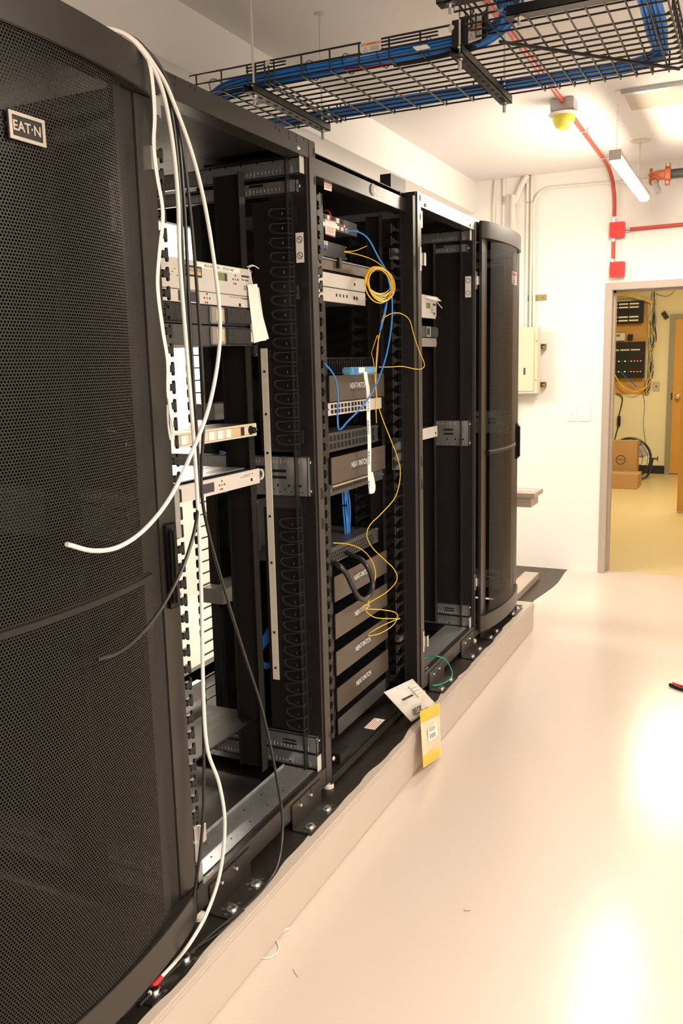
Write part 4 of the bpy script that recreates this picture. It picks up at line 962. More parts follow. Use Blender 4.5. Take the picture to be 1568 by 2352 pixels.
wlabel(sheet, (.423-.374*.0085, YN-.0154-.927*.0085, ZTR+.030), (.927, -.374, 0), (0, 0, 1), .050, .066)
# label plate on the near rim
pm = PX(851, 110, Y=YN-.01)
MB().box(pm.x-.034, pm.x+.034, YN-.0082, YN-.0072, ZTR+.030, ZTR+WH+.006).build('label_card', K['paper'], tr)
wlabel(tr, (pm.x, YN-.0084, ZTR+.047), (1, 0, 0), (0, 0, 1), .066, .04)
# hanger bars (slotted channel) with threaded rods
def hanger(x, label):
    h = thing('trapeze_hanger', (x, 2.9, 2.462), label, 'hanger', 'tray hangers')
    y0, y1 = 2.615, 3.185; z0, z1 = 2.452, 2.477
    m = MB(); m.box(x-.020, x+.020, y0, y1, z0, z0+.002); m.box(x-.020, x-.018, y0, y1, z0, z1); m.box(x+.018, x+.020, y0, y1, z0, z1)
    m.box(x-.020, x-.010, y0, y1, z1-.002, z1); m.box(x+.010, x+.020, y0, y1, z1-.002, z1); ch = m.build('slotted_channel', K['black'], h)
    for i in range(9):
        y = y0+.075+i*.052
        poly = [(x+.0065*math.cos(2*math.pi*k/12), y+.012*math.sin(2*math.pi*k/12), z0-.0006) for k in range(12)]
        MB().prism(poly, (0, 0, .0005)).build('slot', K['hole'], ch)
    for y in (y0+.035, y1-.03):
        r = MB().cyl((x, y, z0-.030), (x, y, HC-.001), .0040, 8).build('threaded_rod', K['rod'], h, smooth=True)
        n = MB(); n.lathe((x, y, z0-.002), [(.012, 0), (.012, -.002), (.008, -.002), (.008, -.009), (.005, -.009)], 6); n.lathe((x, y, z1), [(.008, 0), (.008, .007), (.005, .007)], 6); n.build('nut', K['zinc'], r)
        n = MB(); n.lathe((x, y, z0-.034), [(.0058, 0), (.0058, .020)], 10); n.build('rod_cap', K['white'], r, smooth=True)
        n = MB(); n.lathe((x, y, HC-.003), [(.018, 0), (.018, .0025)], 16); n.build('ceiling_plate', K['tan'], r)
    return h
hanger(-.335, 'slotted trapeze hanger bar under the rack end of the wire tray')
hanger(.372, 'slotted trapeze hanger bar beside the tray corner label')
for YH, XH, l in ((2.425, .575, 'black channel hanger across the tray branch beside the cable bend'), (2.26, .44, 'black channel hanger across the tray branch at its upper run')):
    h = thing('trapeze_hanger', (.75, YH, 2.452), l, 'hanger', 'tray hangers')
    m = MB(); m.box(XH, 1.02, YH-.02, YH+.02, 2.452, 2.454); m.box(XH, 1.02, YH-.02, YH-.018, 2.452, 2.477); m.box(XH, 1.02, YH+.018, YH+.02, 2.452, 2.477); m.build('slotted_channel', K['black'], h)
    for x in (XH+.03, .99):
        r = MB().cyl((x, YH, 2.43), (x, YH, HC-.001), .0040, 8).build('threaded_rod', K['rod'], h, smooth=True)
        n = MB(); n.lathe((x, YH, 2.448), [(.014, 0), (.014, .003), (.009, .003), (.009, .0035)], 10); n.build('nut', K['zinc'], r)
# splice bolts
for x, y in ((-.29, 2.72), (-.285, 2.83), (-.28, 2.95), (-.275, 3.08), (.36, 2.86), (.36, 3.14), (.55, 2.43), (.70, 2.44), (.80, 2.43)):
    n = MB(); n.lathe((x, y, ZTR-.014), [(.011, 0), (.011, .004), (.007, .004), (.007, .010)], 8); n.build('splice_bolt', K['zinc'], tr)
for x in (-.285, .345):
    n = MB(); n.lathe((x, YN-.0048, ZTR+.050), [(.013, 0), (.013, -.003), (.008, -.003), (.008, -.008)], 8, 'Y'); n.build('splice_bolt', K['zinc'], tr)
# blue network cables in the tray
random.seed(3)
def traycable(i, far, label, grp):
    if not far:
        a, b = i % 8, i//8
        y0 = YN+.010+a*.0105; z0 = ZTR+.009+b*.0105+.012*math.sin(a*1.3)*.3
        pts = [(XL+.02+.01*(i % 3), y0+.05, z0-.02), (-.45, y0+.01, z0), (-.2, y0, z0+.004*math.sin(i)), (.05, y0, z0+.004*math.sin(i*2)), (.28, y0+.002, z0), (.42, y0-.02, z0), (.52+.006*a, YN-.10, z0), (.55+.012*a, YN-.35, z0), (.55+.012*a, 1.96, z0)]
    else:
        a, b = i % 5, i//5
        y0 = YFa-.012-a*.0105; z0 = ZTR+.009+b*.0105
        pts = [(XL+.02, y0-.03, z0-.01), (-.35, y0, z0), (0.0, y0, z0+.003*math.sin(i)), (.25, y0, z0+.003*math.cos(i)), (.6, y0, z0), (.80, y0-.004, z0), (.895-.010*b, y0-.09, z0), (.918-.011*a, 2.95, z0), (.925-.011*a, 2.6, z0), (.925-.011*a, 1.96, z0)]
    cable('blue_cable', label, pts, .0047, 'cable_b2', 7, group=grp, seg=6)
for i in range(24): traycable(i, False, 'blue network cable in the thick bundle along the near tray side', 'near tray bundle')
for i in range(15): traycable(i, True, 'blue network cable in the bundle along the far tray side', 'far tray bundle')
# red tag and dark sleeve lying under the near bundle
ribbon('red_marker_tape', 'red2', [PX(787, 162, Z=ZTR-.001), PX(830, 157, Z=ZTR), PX(870, 150, Z=ZTR+.002), PX(904, 145, Z=ZTR+.003)], .016, (0, 1, .2), t=.0008, label='red printed marker tape under the near blue bundle', cat='tape')
cable('black_sleeve', 'black cable sleeve tied under the near blue bundle', [PX(905, 146, Z=ZTR+.003), PX(960, 137, Z=ZTR+.002), PX(1030, 122, Z=ZTR+.002), PX(1090, 104, Z=ZTR+.003)], .011, 'cable_k', 8)
for x in (-.52, -.15, -.02, .10, .26):
    q = MB(); q.tube([(x, YN+.048+.050*math.cos(a*math.pi/6), ZTR+.024+.028*math.sin(a*math.pi/6)) for a in range(12)], .0016, 5, closed=True)
    q.build('bundle_tie', K['plastic'], None, label='black tie around the near tray bundle', cat='cable tie', group='ties on the near bundle')
for (x0, y0), l in zip(((968, 110), (600, 235), (1250, 68)), ('small white cable flag on the near blue bundle', 'white printed label hanging below the tray by the first hanger', 'torn white label on the tray branch wires')):
    q = PX(x0, y0, Z=ZTR-.004)
    o = MB().box(q.x-.022, q.x+.022, q.y-.018, q.y+.018, ZTR-.0035, ZTR-.0027)
    o.build('cable_flag', K['paper'], None, label=l, cat='label')
# ------------------------------------------------------------------ ceiling services
# red conduit along the ceiling and down the wall, two red boxes
rc = thing('fire_conduit', (.25, 6.44, 2.5), 'red conduit along the ceiling bending down to the upper red box', 'conduit')
cx = .250; zc = HC-.016
pts = [(cx+.012, 3.0, zc), (cx+.01, 4.68, zc)]
MB().tube(spline(pts, 4), .0125, 10).build('conduit_run', K['redpipe'], rc, smooth=True)
xb = PX(1411, 480, Y=YB_-.016).x
pts = [(cx+.003, 4.80, zc), (cx-.008, 5.9, zc), (cx-.012, 6.18, zc-.002), (cx-.004, 6.33, zc-.03), (xb-.012, 6.42, zc-.10), (xb-.003, YB_-.018, zc-.20), (xb, YB_-.018, 2.53)]
MB().tube(spline(pts, 6), .0125, 10).build('conduit_run', K['redpipe'], rc, smooth=True)
for y in (4.40, 5.30, 6.05):
    q = MB(); q.box(cx-.028, cx+.030, y-.010, y+.010, zc-.016, zc-.013); q.cyl((cx+.030, y, zc-.022), (cx+.030, y, zc+.015), .004, 8); q.build('pipe_strap', K['zinc'], rc)
def rbox(x0, y0, x1, y1, label):
    a = PX(x0, y0, Y=YB_-.05); b = PX(x1, y1, Y=YB_-.05)
    t = thing('junction_box', ((a.x+b.x)/2, YB_, b.z), label, 'junction box', 'red junction boxes')
    B('box', K['redpipe'], t, a.x+.003, b.x-.003, YB_-.048, YB_-.0005, b.z+.003, a.z-.003, bevel=.003)
    c = B('cover', K['red'], t, a.x, b.x, YB_-.050, YB_-.0485, b.z, a.z)
    for u, v in ((.06, .06), (.94, .94)):
        q = MB(); q.lathe((a.x+(b.x-a.x)*u, YB_-.050, b.z+(a.z-b.z)*v), [(.004, 0), (.004, -.002)], 8, 'Y'); q.build('screw', K['zinc'], c)
    return a, b
a1, b1 = rbox(1400, 511, 1434, 544, 'square red junction box with three conduits above the doorway')
a2, b2 = rbox(1400, 602, 1434, 635, 'square red junction box right above the door frame')
rl = thing('fire_conduit', (xb, YB_, 2.25), 'short red conduit between the two red boxes', 'conduit')
MB().cyl((xb, YB_-.02, b1.z-.022), (xb, YB_-.02, a2.z+.022), .0125, 12).build('conduit_run', K['redpipe'], rl, smooth=True)
for z in (b1.z-.012, a2.z+.012): q = MB(); q.cyl((xb, YB_-.02, z-.011), (xb, YB_-.02, z+.011), .016, 12); q.build('connector', K['zinc'], rl, smooth=True)
q = MB(); q.cyl((xb, YB_-.02, a1.z+.001), (xb, YB_-.02, a1.z+.024), .016, 12); q.build('connector', K['zinc'], rc, smooth=True)
rh = thing('fire_conduit', (1.0, YB_, 2.43), 'long red conduit running sideways from the upper red box', 'conduit')
zz = PX(1444, 527, Y=YB_-.02).z
MB().cyl((b1.x+.028, YB_-.02, zz), (2.6, YB_-.02, zz+.02), .0125, 12).build('conduit_run', K['redpipe'], rh, smooth=True)
q = MB(); q.cyl((b1.x+.001, YB_-.02, zz), (b1.x+.030, YB_-.02, zz), .016, 12); q.build('connector', K['zinc'], rh, smooth=True)
# yellow dome sounder
yd = thing('alarm_sounder', (.258, 4.78, 2.74), 'yellow dome alarm on a grey ceiling box with red conduit', 'alarm')
B('back_box', K['galv'], yd, .258-.058, .258+.058, 4.68, 4.80, HC-.060, HC-.0005, bevel=.004)
MB().lathe((.258, 4.74, HC-.062), [(.074, 0), (.078, -.005), (.070, -.012), (.05, -.014)], 28).build('flange', K['conduit'], yd, smooth=True)
MB().lathe((.258, 4.74, HC-.076), [(.057, 0), (.056, -.018), (.055, -.020), (.050, -.036), (.048, -.038), (.038, -.056), (.020, -.064), (.003, -.066)], 28).build('dome', K['yellow'], yd, smooth=True)
# the strip light in view
def strip_body(x, y, lens, t):
    m = MB(); m.box(x-.028, x+.028, y-.62, y+.62, 2.545, 2.575); m.build('housing', K['white'], t, bevel=.003)
    m = MB(); m.box(x-.026, x+.026, y-.612, y+.612, 2.517, 2.5448); m.build('lens', lens, t, bevel=.008)
    for s_ in (-1, 1): B('end_cap', K['white'], t, x-.029, x+.029, y+s_*.6135, y+s_*.626, 2.527, 2.576, bevel=.002)
sl = thing('strip_light', (.528, 5.28, 2.517), 'lit white fluorescent strip light hanging on a chain', 'light')
strip_body(.528, 5.28, K['lamp'], sl)
q = MB(); z = 2.578; k = 0
while z < HC-.012:
    pts = []
    for a in range(10):
        an = 2*math.pi*a/10; u = .0045*math.cos(an); v = .0105*math.sin(an)
        pts.append((.527+(u if k % 2 else 0), 4.70+(0 if k % 2 else u), z+.009+v))
    q.tube(pts, .0011, 4, closed=True); z += .0155; k += 1
q.build('chain', K['zinc'], sl)
MB().lathe((.527, 4.70, HC-.012), [(.014, .0), (.014, .0115)], 12).build('chain_hook', K['zinc'], sl)
q = PX(1470, 323, Z=HC)
MB().lathe((q.x, q.y, HC-.005), [(.058, 0), (.060, .002), (.060, .0045)], 24).build('ceiling_plate', K['tan'], sl)
MB().cyl((q.x, q.y, 2.578), (q.x, q.y, HC-.005), .0035, 8).build('power_cord', K['white'], sl)
q_ = MB(); z = 2.60
while z < HC-.02: q_.box(q.x-.010, q.x-.007, q.y, q.y+.003, z, z+.010); z += .015
q_.build('chain', K['zinc'], sl)
# ceiling access panel
c = [PX(x, y, Z=HC) for x, y in ((1428, 208), (1447, 250))]
cp = thing('ceiling_panel', (.9, 4.9, HC-.02), 'frosted rectangular panel with metal edge on the ceiling', 'ceiling panel')
B('panel', K['lens'], cp, .545, 1.75, 4.735, 5.07, HC-.012, HC-.0005, bevel=.002); B('edge_rail', K['galv'], cp, .54, 1.76, 4.70, 4.734, HC-.022, HC-.0005)
# sprinkler pipe with coupling
sp = thing('sprinkler_pipe', (1.0, 6.1, 2.5), 'black sprinkler pipe with orange grooved coupling and elbow', 'pipe')
yy = 6.1; zp = PX(1545, 399, Y=yy).z; x0 = PX(1532, 400, Y=yy).x; xc = PX(1506, 402, Y=yy).x
MB().cyl((x0, yy, zp), (2.8, yy, zp), .029, 16).build('pipe_run', K['pipe'], sp, smooth=True)
q = MB(); q.lathe((x0-.015, yy, zp), [(.034, 0), (.042, .004), (.042, .034), (.034, .038)], 20, 'X'); q.build('coupling', K['orange'], sp, smooth=True)
for dz in (-.052, .052): q = MB(); q.box(x0-.012, x0+.020, yy-.014, yy+.014, zp+dz-.014, zp+dz+.014); q.build('coupling_lug', K['orange'], sp, bevel=.004); b = MB(); b.cyl((x0+.004, yy-.03, zp+dz), (x0+.004, yy+.03, zp+dz), .010, 8); b.build('coupling_bolt', K['zinc'], sp, smooth=True)
q = MB(); q.tube(spline([(x0-.012, yy, zp), (xc+.01, yy, zp), (xc-.012, yy, zp-.008), (xc-.010, yy-.02, zp-.028), (xc-.006, yy-.04, zp-.040)], 5), .031, 14); q.build('elbow', K['orange'], sp, smooth=True)
q = MB()
for dz, dy in ((.035, .0), (-.035, .0), (0, -.04)): q.box(xc-.040, xc-.020, yy+dy-.012, yy+dy+.012, zp+dz-.012, zp+dz+.012)
q.build('coupling_lug', K['orange'], sp, bevel=.004)
e = PX(1512, 442, Y=yy-.09)
MB().cyl((xc-.004, yy-.045, zp-.045), (e.x, yy-.10, e.z), .020, 10).build('drain_stub', K['galv'], sp, smooth=True)
# ================================================================== back wall services
YW = YB_-.016
def W(x, y, d=.016): return PX(x, y, Y=YB_-d)
labs = ['thin painted conduit nearest the beam corner', 'thin painted conduit second from the beam corner', 'thick painted conduit with offset bend at the ceiling', 'left slim conduit of a close pair', 'right slim conduit of a close pair']
for i, (xt, yt, xb_, yb_, r, off) in enumerate(((1137, 412, 1132, 700, .010, .012), (1155, 410, 1154, 700, .010, 0), (1180, 470, 1177, 700, .022, .10), (1205, 404, 1207, 752, .010, 0), (1214, 404, 1217, 752, .010, 0))):
    a = W(xt, yt); b = W(xb_, yb_); zb = 1.80 if i > 2 else 1.0
    xx = b.x
    pts = [(xx, YW-r*.3, zb), (xx, YW-r*.3, 2.60), (xx+off*.1, YW-r*.3, 2.68), (xx+off*.6, YW-r*.3, 2.80), (xx+off, YW-r*.3, HC-.001)]
    pts = [(p[0], YB_-r-.002, p[2]) for p in pts]
    MB().tube(spline(pts, 5), r, 12).build('wall_conduit', K['conduit'], None, smooth=True, label=labs[i]+' on the end wall', cat='conduit', group='conduits on the end wall')
a = W(1226, 600); 
pts = [(a.x+.005, YB_-.014, 1.80), (a.x, YB_-.014, 2.2), W(1225, 490, .014), W(1229, 460, .014), W(1243, 440, .014), W(1265, 431, .014), W(1300, 428, .014), W(1395, 420, .014), W(1500, 411, .014), (1.6, YB_-.014, W(1500, 411).z+.005)]
MB().tube(spline(pts, 6), .011, 12).build('wall_conduit', K['conduit'], None, smooth=True, label='slim conduit rising from the beige panel and bending sideways', cat='conduit', group='conduits on the end wall')
# beige electrical panel on strut channels
a = W(1200, 752, .12); b = W(1236, 905, .12)
ep = thing('breaker_panel', ((a.x+b.x)/2, YB_, b.z), 'beige steel breaker panel on the end wall behind the mesh door', 'electrical panel')
B('cabinet', K['tan'], ep, a.x-.30, b.x-.004, YB_-.12, YB_-.045, b.z, a.z, bevel=.006)
dp = B('panel_door', K['tan'], ep, a.x-.29, b.x-.035, YB_-.126, YB_-.1205, b.z+.02, a.z-.02, bevel=.002)
B('latch', K['greyd'], dp, a.x+.012, a.x+.024, YB_-.130, YB_-.1262, 1.46, 1.51)
for z in (b.z+.10, a.z-.10): q = MB(); q.lathe((b.x-.02, YB_-.1202, z), [(.005, 0), (.004, -.003)], 8, 'Y'); q.build('cover_screw', K['zinc'], ep)
for yy, l, xl in ((685, 'gold strut channel clamping the slim conduits above the breaker panel', 1203), (797, 'gold strut channel end at the breaker panel upper half', 1225), (884, 'gold strut channel end at the breaker panel lower half', 1225)):
    p0 = W(xl, yy, .03); p1 = W(1253, yy, .03)
    t = thing('strut_channel', ((p0.x+p1.x)/2, YB_, p0.z-.02), l, 'strut channel', 'strut channels on the end wall')
    m = MB(); h = .021; yk0, yk1 = (YB_-.041, YB_-.001) if yy != 685 else (YB_-.006, YB_-.0005)
    m.box(p0.x, p1.x, yk0, yk1, p0.z-h, p0.z-h+.004); m.box(p0.x, p1.x, yk0, yk1, p0.z+h-.004, p0.z+h); m.box(p0.x, p1.x, yk1-.003, yk1, p0.z-h, p0.z+h); m.build('channel', K['gold'], t)
    q = MB(); q.lathe((p1.x-.022, yk1-.004, p0.z), [(.010, 0), (.010, -.006), (.006, -.010)], 10, 'Y'); q.build('wall_bolt', K['zinc'], t)
for (x0, x1), l in zip(((1300, 1324), (1329, 1355)), ('white wall switch plate with a toggle', 'white blank wall plate beside the switch plate')):
    a = W(x0, 931); b = W(x1, 968)
    t = thing('wall_plate', ((a.x+b.x)/2, YB_, b.z), l, 'wall plate', 'wall plates')
    p_ = B('plate', K['paper'], t, a.x, b.x, YB_-.006, YB_-.0005, b.z, a.z, bevel=.002)
    if x0 == 1300: B('toggle', K['paper'], p_, (a.x+b.x)/2-.005, (a.x+b.x)/2+.005, YB_-.016, YB_-.006, (a.z+b.z)/2-.004, (a.z+b.z)/2+.010)
# small work counter behind the far rack
dk = thing('wall_counter', (-.3, 5.3, 0), 'grey-topped counter with white paper behind the far mesh-door rack', 'counter')
c = PX(1247, 1122, Z=.80); 
xr_, yr_ = c.x, c.y
B('counter_top', K['frame'], dk, xr_-.6, xr_, 4.96, yr_, .772, .80, bevel=.003); B('apron', K['frame'], dk, xr_-.55, xr_-.025, 4.98, yr_-.02, .715, .771)
for y in (5.0, yr_-.05): B('leg', K['greyd'], dk, xr_-.58, xr_-.54, y-.02, y+.02, .0025, .715)
for y in (5.0, yr_-.05): B('leg', K['greyd'], dk, xr_-.20, xr_-.16, y-.02, y+.02, .0025, .715)
MB().box(xr_-.28, xr_-.03, 5.08, yr_-.08, .8005, .8015).build('paper_sheet', K['paper'], None, label='white sheet lying on the small counter', cat='paper')
MB().lathe((xr_-.20, yr_-.12, .802), [(.02, 0), (.028, .01), (.02, .03), (.008, .035)], 14).build('orange_ball', K['orangel'], None, smooth=True, label='small orange object on the counter paper', cat='cap')
# grey bar lying on the dark floor paint
q0 = PX(1205, 1345, Z=.05); q1 = PX(1238, 1315, Z=.05)
MB().box(-.24, q1.x, 5.15, q1.y, .0025, .05).build('floor_bar', K['frame'], None, bevel=.003, label='low grey metal bar on the dark floor patch', cat='bar')
# ================================================================== room beyond
def FW(x, y, d=.0): return PX(x, y, Y=YF-d)
a = FW(1490, 690, .02); b = FW(1484, 904, .02)
pb = thing('plywood_board', (-.5, YF, b.z), 'orange plywood backboard carrying patch panels on the far wall', 'board')
B('board', K['wood'], pb, -1.1, b.x-.02, YF-.02, YF-.0005, b.z, a.z)
def fpanel(x1, yt, yb, label, rows, led=False):
    a = FW(x1, yt, .12); b = FW(x1, yb, .12)
    t = thing('wall_patch_panel', (a.x-.3, YF, b.z), label, 'patch panel', 'patch panels on plywood')
    B('bracket', K['plastic'], t, a.x-.50, a.x-.03, YF-.115, YF-.021, b.z, a.z)
    f = B('panel_face', K['plastic'], t, a.x-.52, a.x, YF-.12, YF-.1155, b.z, a.z)
    h = a.z-b.z
    for v, m_ in rows:
        for k in range(3):
            x0 = a.x-.06-.135*(k+1)+.012
            B('socket_strip', K[m_], f, x0, x0+.118, YF-.1215, YF-.1201, b.z+h*v-.010, b.z+h*v+.010)
    if led:
        for v in led:
            for k in range(9):
                x0 = a.x-.06-.040*k
                B('port_light', K['led_r' if k < 4 else 'led_g' if k % 2 else 'cable_b'], f, x0, x0+.016, YF-.1215, YF-.1201, b.z+h*v-.005, b.z+h*v+.005)
    return a, b
fpanel(1479, 690, 742, 'black patch panel with four pale socket rows, top of the plywood', [(.88, 'paper'), (.73, 'paper'), (.30, 'paper'), (.14, 'paper')])
fpanel(1482, 784, 868, 'black switch stack with coloured lights, lower on the plywood', [(.78, 'tan')], led=(.47, .18))
c0 = FW(1414, 783, .05); c1 = FW(1435, 765, .05)
t = thing('wall_controller', (c0.x, YF, c0.z), 'small cream controller with grey screen on the plywood', 'controller')
B('case', K['conduit'], t, c0.x-.10, c1.x, YF-.06, YF-.021, c0.z, c1.z, bevel=.003); B('screen', K['lcd'], t, c1.x-.12, c1.x-.06, YF-.0612, YF-.0602, c1.z-.045, c1.z-.015)
c0 = FW(1441, 781, .05); c1 = FW(1453, 768, .05)
MB().box(c0.x, c1.x, YF-.07, YF-.021, c0.z, c1.z).build('black_adapter', K['plastic'], None, bevel=.003, label='small black box beside the cream controller', cat='adapter')
random.seed(5)
for i in range(11):
    m_ = ['cable_k', 'grey', 'cable_y', 'conduit', 'bbase', 'teal'][i % 6]
    j = lambda s: random.uniform(-s, s)
    pts = [FW(1500+j(4), 640, .05), FW(1500+j(3), 690, .05), FW(1498+j(8), 740, .06), FW(1498+j(9), 780, .06), FW(1494+j(4), 815, .06), FW(1494+j(6), 850, .06), FW(1490+j(8), 880, .05), FW(1482+j(6), 905, .04)]
    cable('trunk_cable', 'loose trunk cable of the bundle down the far wall beside the plywood', pts, .008, m_, 6, group='trunk bundle on the far wall', seg=4)
for i in range(7):
    j = lambda s: random.uniform(-s, s)
    cable('yellow_cable', 'yellowish cable fanning from the trunk bundle over the top patch panel', [FW(1496, 694+j(3), .06), FW(1470, 684+j(4), .10), FW(1440, 680+j(6), .10), FW(1410, 680+j(6), .08)], .008, 'cable_y' if i % 2 else 'lens', 6, group='yellow cables above the top patch panel', seg=4)
cable('orange_cable', 'orange cable drooping in a wide curve under the switch stack', [FW(1410, 858, .13), FW(1425, 882, .13), FW(1450, 898, .13), FW(1480, 893, .10), FW(1496, 872, .07)], .007, 'orangel', 6)
cable('orange_cable', 'orange cable drooping in a tight curve under the switch stack', [FW(1410, 860, .14), FW(1430, 888, .14), FW(1460, 899, .14), FW(1488, 885, .10)], .006, 'cable_y', 6)
cable('blue_cable', 'short blue cable falling from the switch stack', [FW(1428, 857, .125), FW(1440, 870, .13), FW(1455, 882, .12), FW(1462, 890, .10)], .006, 'cable_b', 6)
cable('power_lead', 'black power lead with inline brick hanging to the fan', [FW(1415, 904, .03), FW(1428, 912, .03), FW(1427, 930, .03), FW(1421, 955, .03), FW(1420, 975, .03), FW(1415, 995, .03), FW(1411, 1012, .05)], .008, 'cable_k', 6)
c = FW(1421, 967, .04); MB().box(c.x-.02, c.x+.02, YF-.06, YF-.02, c.z-.07, c.z+.07).build('inline_brick', K['plastic'], None, bevel=.005, label='black power brick on the hanging lead', cat='adapter')
cable('thin_wire', 'thin dark wire hanging down the far wall behind the fan', [FW(1476, 905, .012), FW(1480, 930, .012), FW(1477, 970, .012), FW(1480, 1000, .012), FW(1484, 1030, .012)], .004, 'grey', 5)
cable('thin_wire', 'thin wire looping near the top of the far wall', [FW(1505, 675, .012), FW(1530, 681, .012), FW(1545, 672, .012), FW(1550, 660, .012)], .004, 'grey', 5)
c = FW(1527, 724, .03); MB().obox((c.x, YF-.03, c.z), (.55, 0, -.83), (0, 1, 0), (.83, 0, .55), .05, .015, .028).build('black_sensor', K['plastic'], None, label='small tilted black box on the cream far wall', cat='sensor')
a = FW(1499, 877, .01); b = FW(1514, 899, .01); t = thing('wall_plate', ((a.x+b.x)/2, YF, b.z), 'cream wall plate with one jack below the far cables', 'wall plate')
B('plate', K['lens'], t, a.x, b.x, YF-.008, YF-.0005, b.z, a.z, bevel=.002); B('jack', K['greyd'], t, (a.x+b.x)/2-.01, (a.x+b.x)/2+.01, YF-.0095, YF-.0082, (a.z+b.z)/2-.01, (a.z+b.z)/2+.01)
# cartons
q = PX(1463, 1124, Z=0)
def carton(name, label, x0, x1, y0, y1, z0, z1, rot=0):
    t = thing(name, ((x0+x1)/2, (y0+y1)/2, z0), label, 'box', 'cartons in the far room')
    B('carton_body', K['card'], t, x0, x1, y0, y1, z0, z1, bevel=.004)
    B('packing_tape', K['lens'], t, x0+.0, x1, (y0+y1)/2-.03, (y0+y1)/2+.03, z1, z1+.0008)
    return t
zt1 = PX(1462, 1092, Y=q.y).z
carton('cardboard_box', 'low brown carton in front of the upright one', q.x-.75, q.x, q.y, q.y+.42, 0.0005, zt1)
zt2 = PX(1460, 1014, Y=q.y+.55).z; x2 = PX(1461, 1080, Y=q.y+.55).x
t = carton('cardboard_box', 'tall brown carton with a round maker mark', x2-.62, x2, q.y+.55, q.y+.78, 0.0005, zt2)
c = PX(1425, 1056, Y=q.y+.548)
q2 = MB(); q2.tube([(c.x+.055*math.cos(a*math.pi/12), q.y+.5485, c.z+.055*math.sin(a*math.pi/12)) for a in range(24)], .004, 4, closed=True); lo = q2.build('round_mark', K['ink'], t)
text('mark_lettering', 'DELL', .036, (c.x, q.y+.549, c.z), (1, 0, 0), (0, 0, 1), K['ink'], lo, 'CENTER', ext=.0005)
# drum fan
fy = 11.75; fc_ = PX(1446, 1052, Y=fy); fr_ = (PX(1494, 1052, Y=fy)-fc_).length
fn = thing('drum_fan', (fc_.x, fy, 0), 'black wire-guard drum fan on a bent tube stand behind the cartons', 'fan')
q2 = MB(); q2.tube([(fc_.x+fr_*math.cos(a*math.pi/24), fy, fc_.z+fr_*math.sin(a*math.pi/24)) for a in range(48)], .016, 8, closed=True)
q2.build('guard_ring', K['fanm'], fn, smooth=True)
for k in range(3):
    q2 = MB(); rr = fr_*(.88-.24*k); q2.tube([(fc_.x+rr*math.cos(a*math.pi/16), fy-.05, fc_.z+rr*math.sin(a*math.pi/16)) for a in range(32)], .003, 4, closed=True); q2.build('guard_wire', K['fanm'], fn)
for k in range(8):
    an = k*math.pi/4+.2; q2 = MB(); q2.tube([(fc_.x, fy-.08, fc_.z), (fc_.x+fr_*math.cos(an), fy, fc_.z+fr_*math.sin(an))], .003, 4); q2.build('guard_wire', K['fanm'], fn)
for k in range(3):
    an = k*2*math.pi/3+.7; u = Vector((math.cos(an), 0, math.sin(an))); v = Vector((-math.sin(an), .25, math.cos(an)))
    c = Vector((fc_.x, fy, fc_.z))
    MB().prism([c+u*.06-v*.03, c+u*fr_*.5-v*.10, c+u*fr_*.86-v*.11, c+u*fr_*.88+v*.07, c+u*fr_*.5+v*.09, c+u*.06+v*.03], (0, .004, 0)).build('blade', K['fanb'], fn)
MB().lathe((fc_.x, fy-.06, fc_.z), [(.07, 0), (.08, .02), (.08, .12), (.05, .15)], 20, 'Y').build('motor', K['fanm'], fn, smooth=True)
xs_ = fc_.x+fr_+.03
q2 = MB(); q2.tube(spline([(xs_, fy, fc_.z), (xs_-.01, fy, .25), (xs_-.05, fy-.02, .07), (xs_-.13, fy-.05, .018), (fc_.x, fy-.12, .018), (fc_.x-fr_+.1, fy-.05, .018), (fc_.x-fr_-.02, fy, .08), (fc_.x-fr_-.03, fy, fc_.z)], 6), .016, 8); q2.build('stand', K['fanm'], fn, smooth=True)
q2 = MB(); q2.tube([(xs_-.05, fy, fc_.z), (xs_+.05, fy, fc_.z)], .012, 8); q2.box(xs_+.05, xs_+.058, fy-.02, fy+.02, fc_.z-.035, fc_.z+.035); q2.build('tilt_knob', K['fanm'], fn)
# ================================================================== small things on the plinth and floor
# white poly bag lying over the deck, amber-ended sleeve leaning on the plinth front
def pillow(name, m, corners, th, parent, n=14, mm=10, bulge=1.0, seed=1):
    random.seed(seed); a, b, c, d = [Vector(p) for p in corners]; nn = (b-a).cross(d-a).normalized()
    V, Fc = [], []
    for s in (1, -1):
        for j in range(mm+1):
            for i in range(n+1):
                u, v = i/n, j/mm
                p = (a*(1-u)+b*u)*(1-v)+(d*(1-u)+c*u)*v
                e = (16*u*(1-u)*v*(1-v))**.45
                w_ = .22*math.sin(9*u+4*v+seed)+.16*math.sin(17*v-6*u+2*seed)
                V.append(p+nn*(s*th*e*(1+(w_ if s > 0 else 0))*bulge+s*.0004))
    o = (n+1)*(mm+1)
    for s in (0, 1):
        for j in range(mm):
            for i in range(n):
                q = [s*o+j*(n+1)+i, s*o+j*(n+1)+i+1, s*o+(j+1)*(n+1)+i+1, s*o+(j+1)*(n+1)+i]
                Fc.append(tuple(q if s == 0 else reversed(q)))
    rim = [i for i in range(n+1)]+[(n+1)*j+n for j in range(1, mm+1)]+[mm*(n+1)+i for i in range(n-1, -1, -1)]+[j*(n+1) for j in range(mm-1, 0, -1)]
    for k in range(len(rim)):
        p, q = rim[k], rim[(k+1) % len(rim)]; Fc.append((p, p+o, q+o, q))
    mb = MB(); mb.add(V, Fc); return mb.build(name, K[m], parent, smooth=True)
wb_ = thing('white_polybag', PX(950, 1620, Z=ZD), 'white poly bag with printed lettering lying against the rack foot', 'bag')
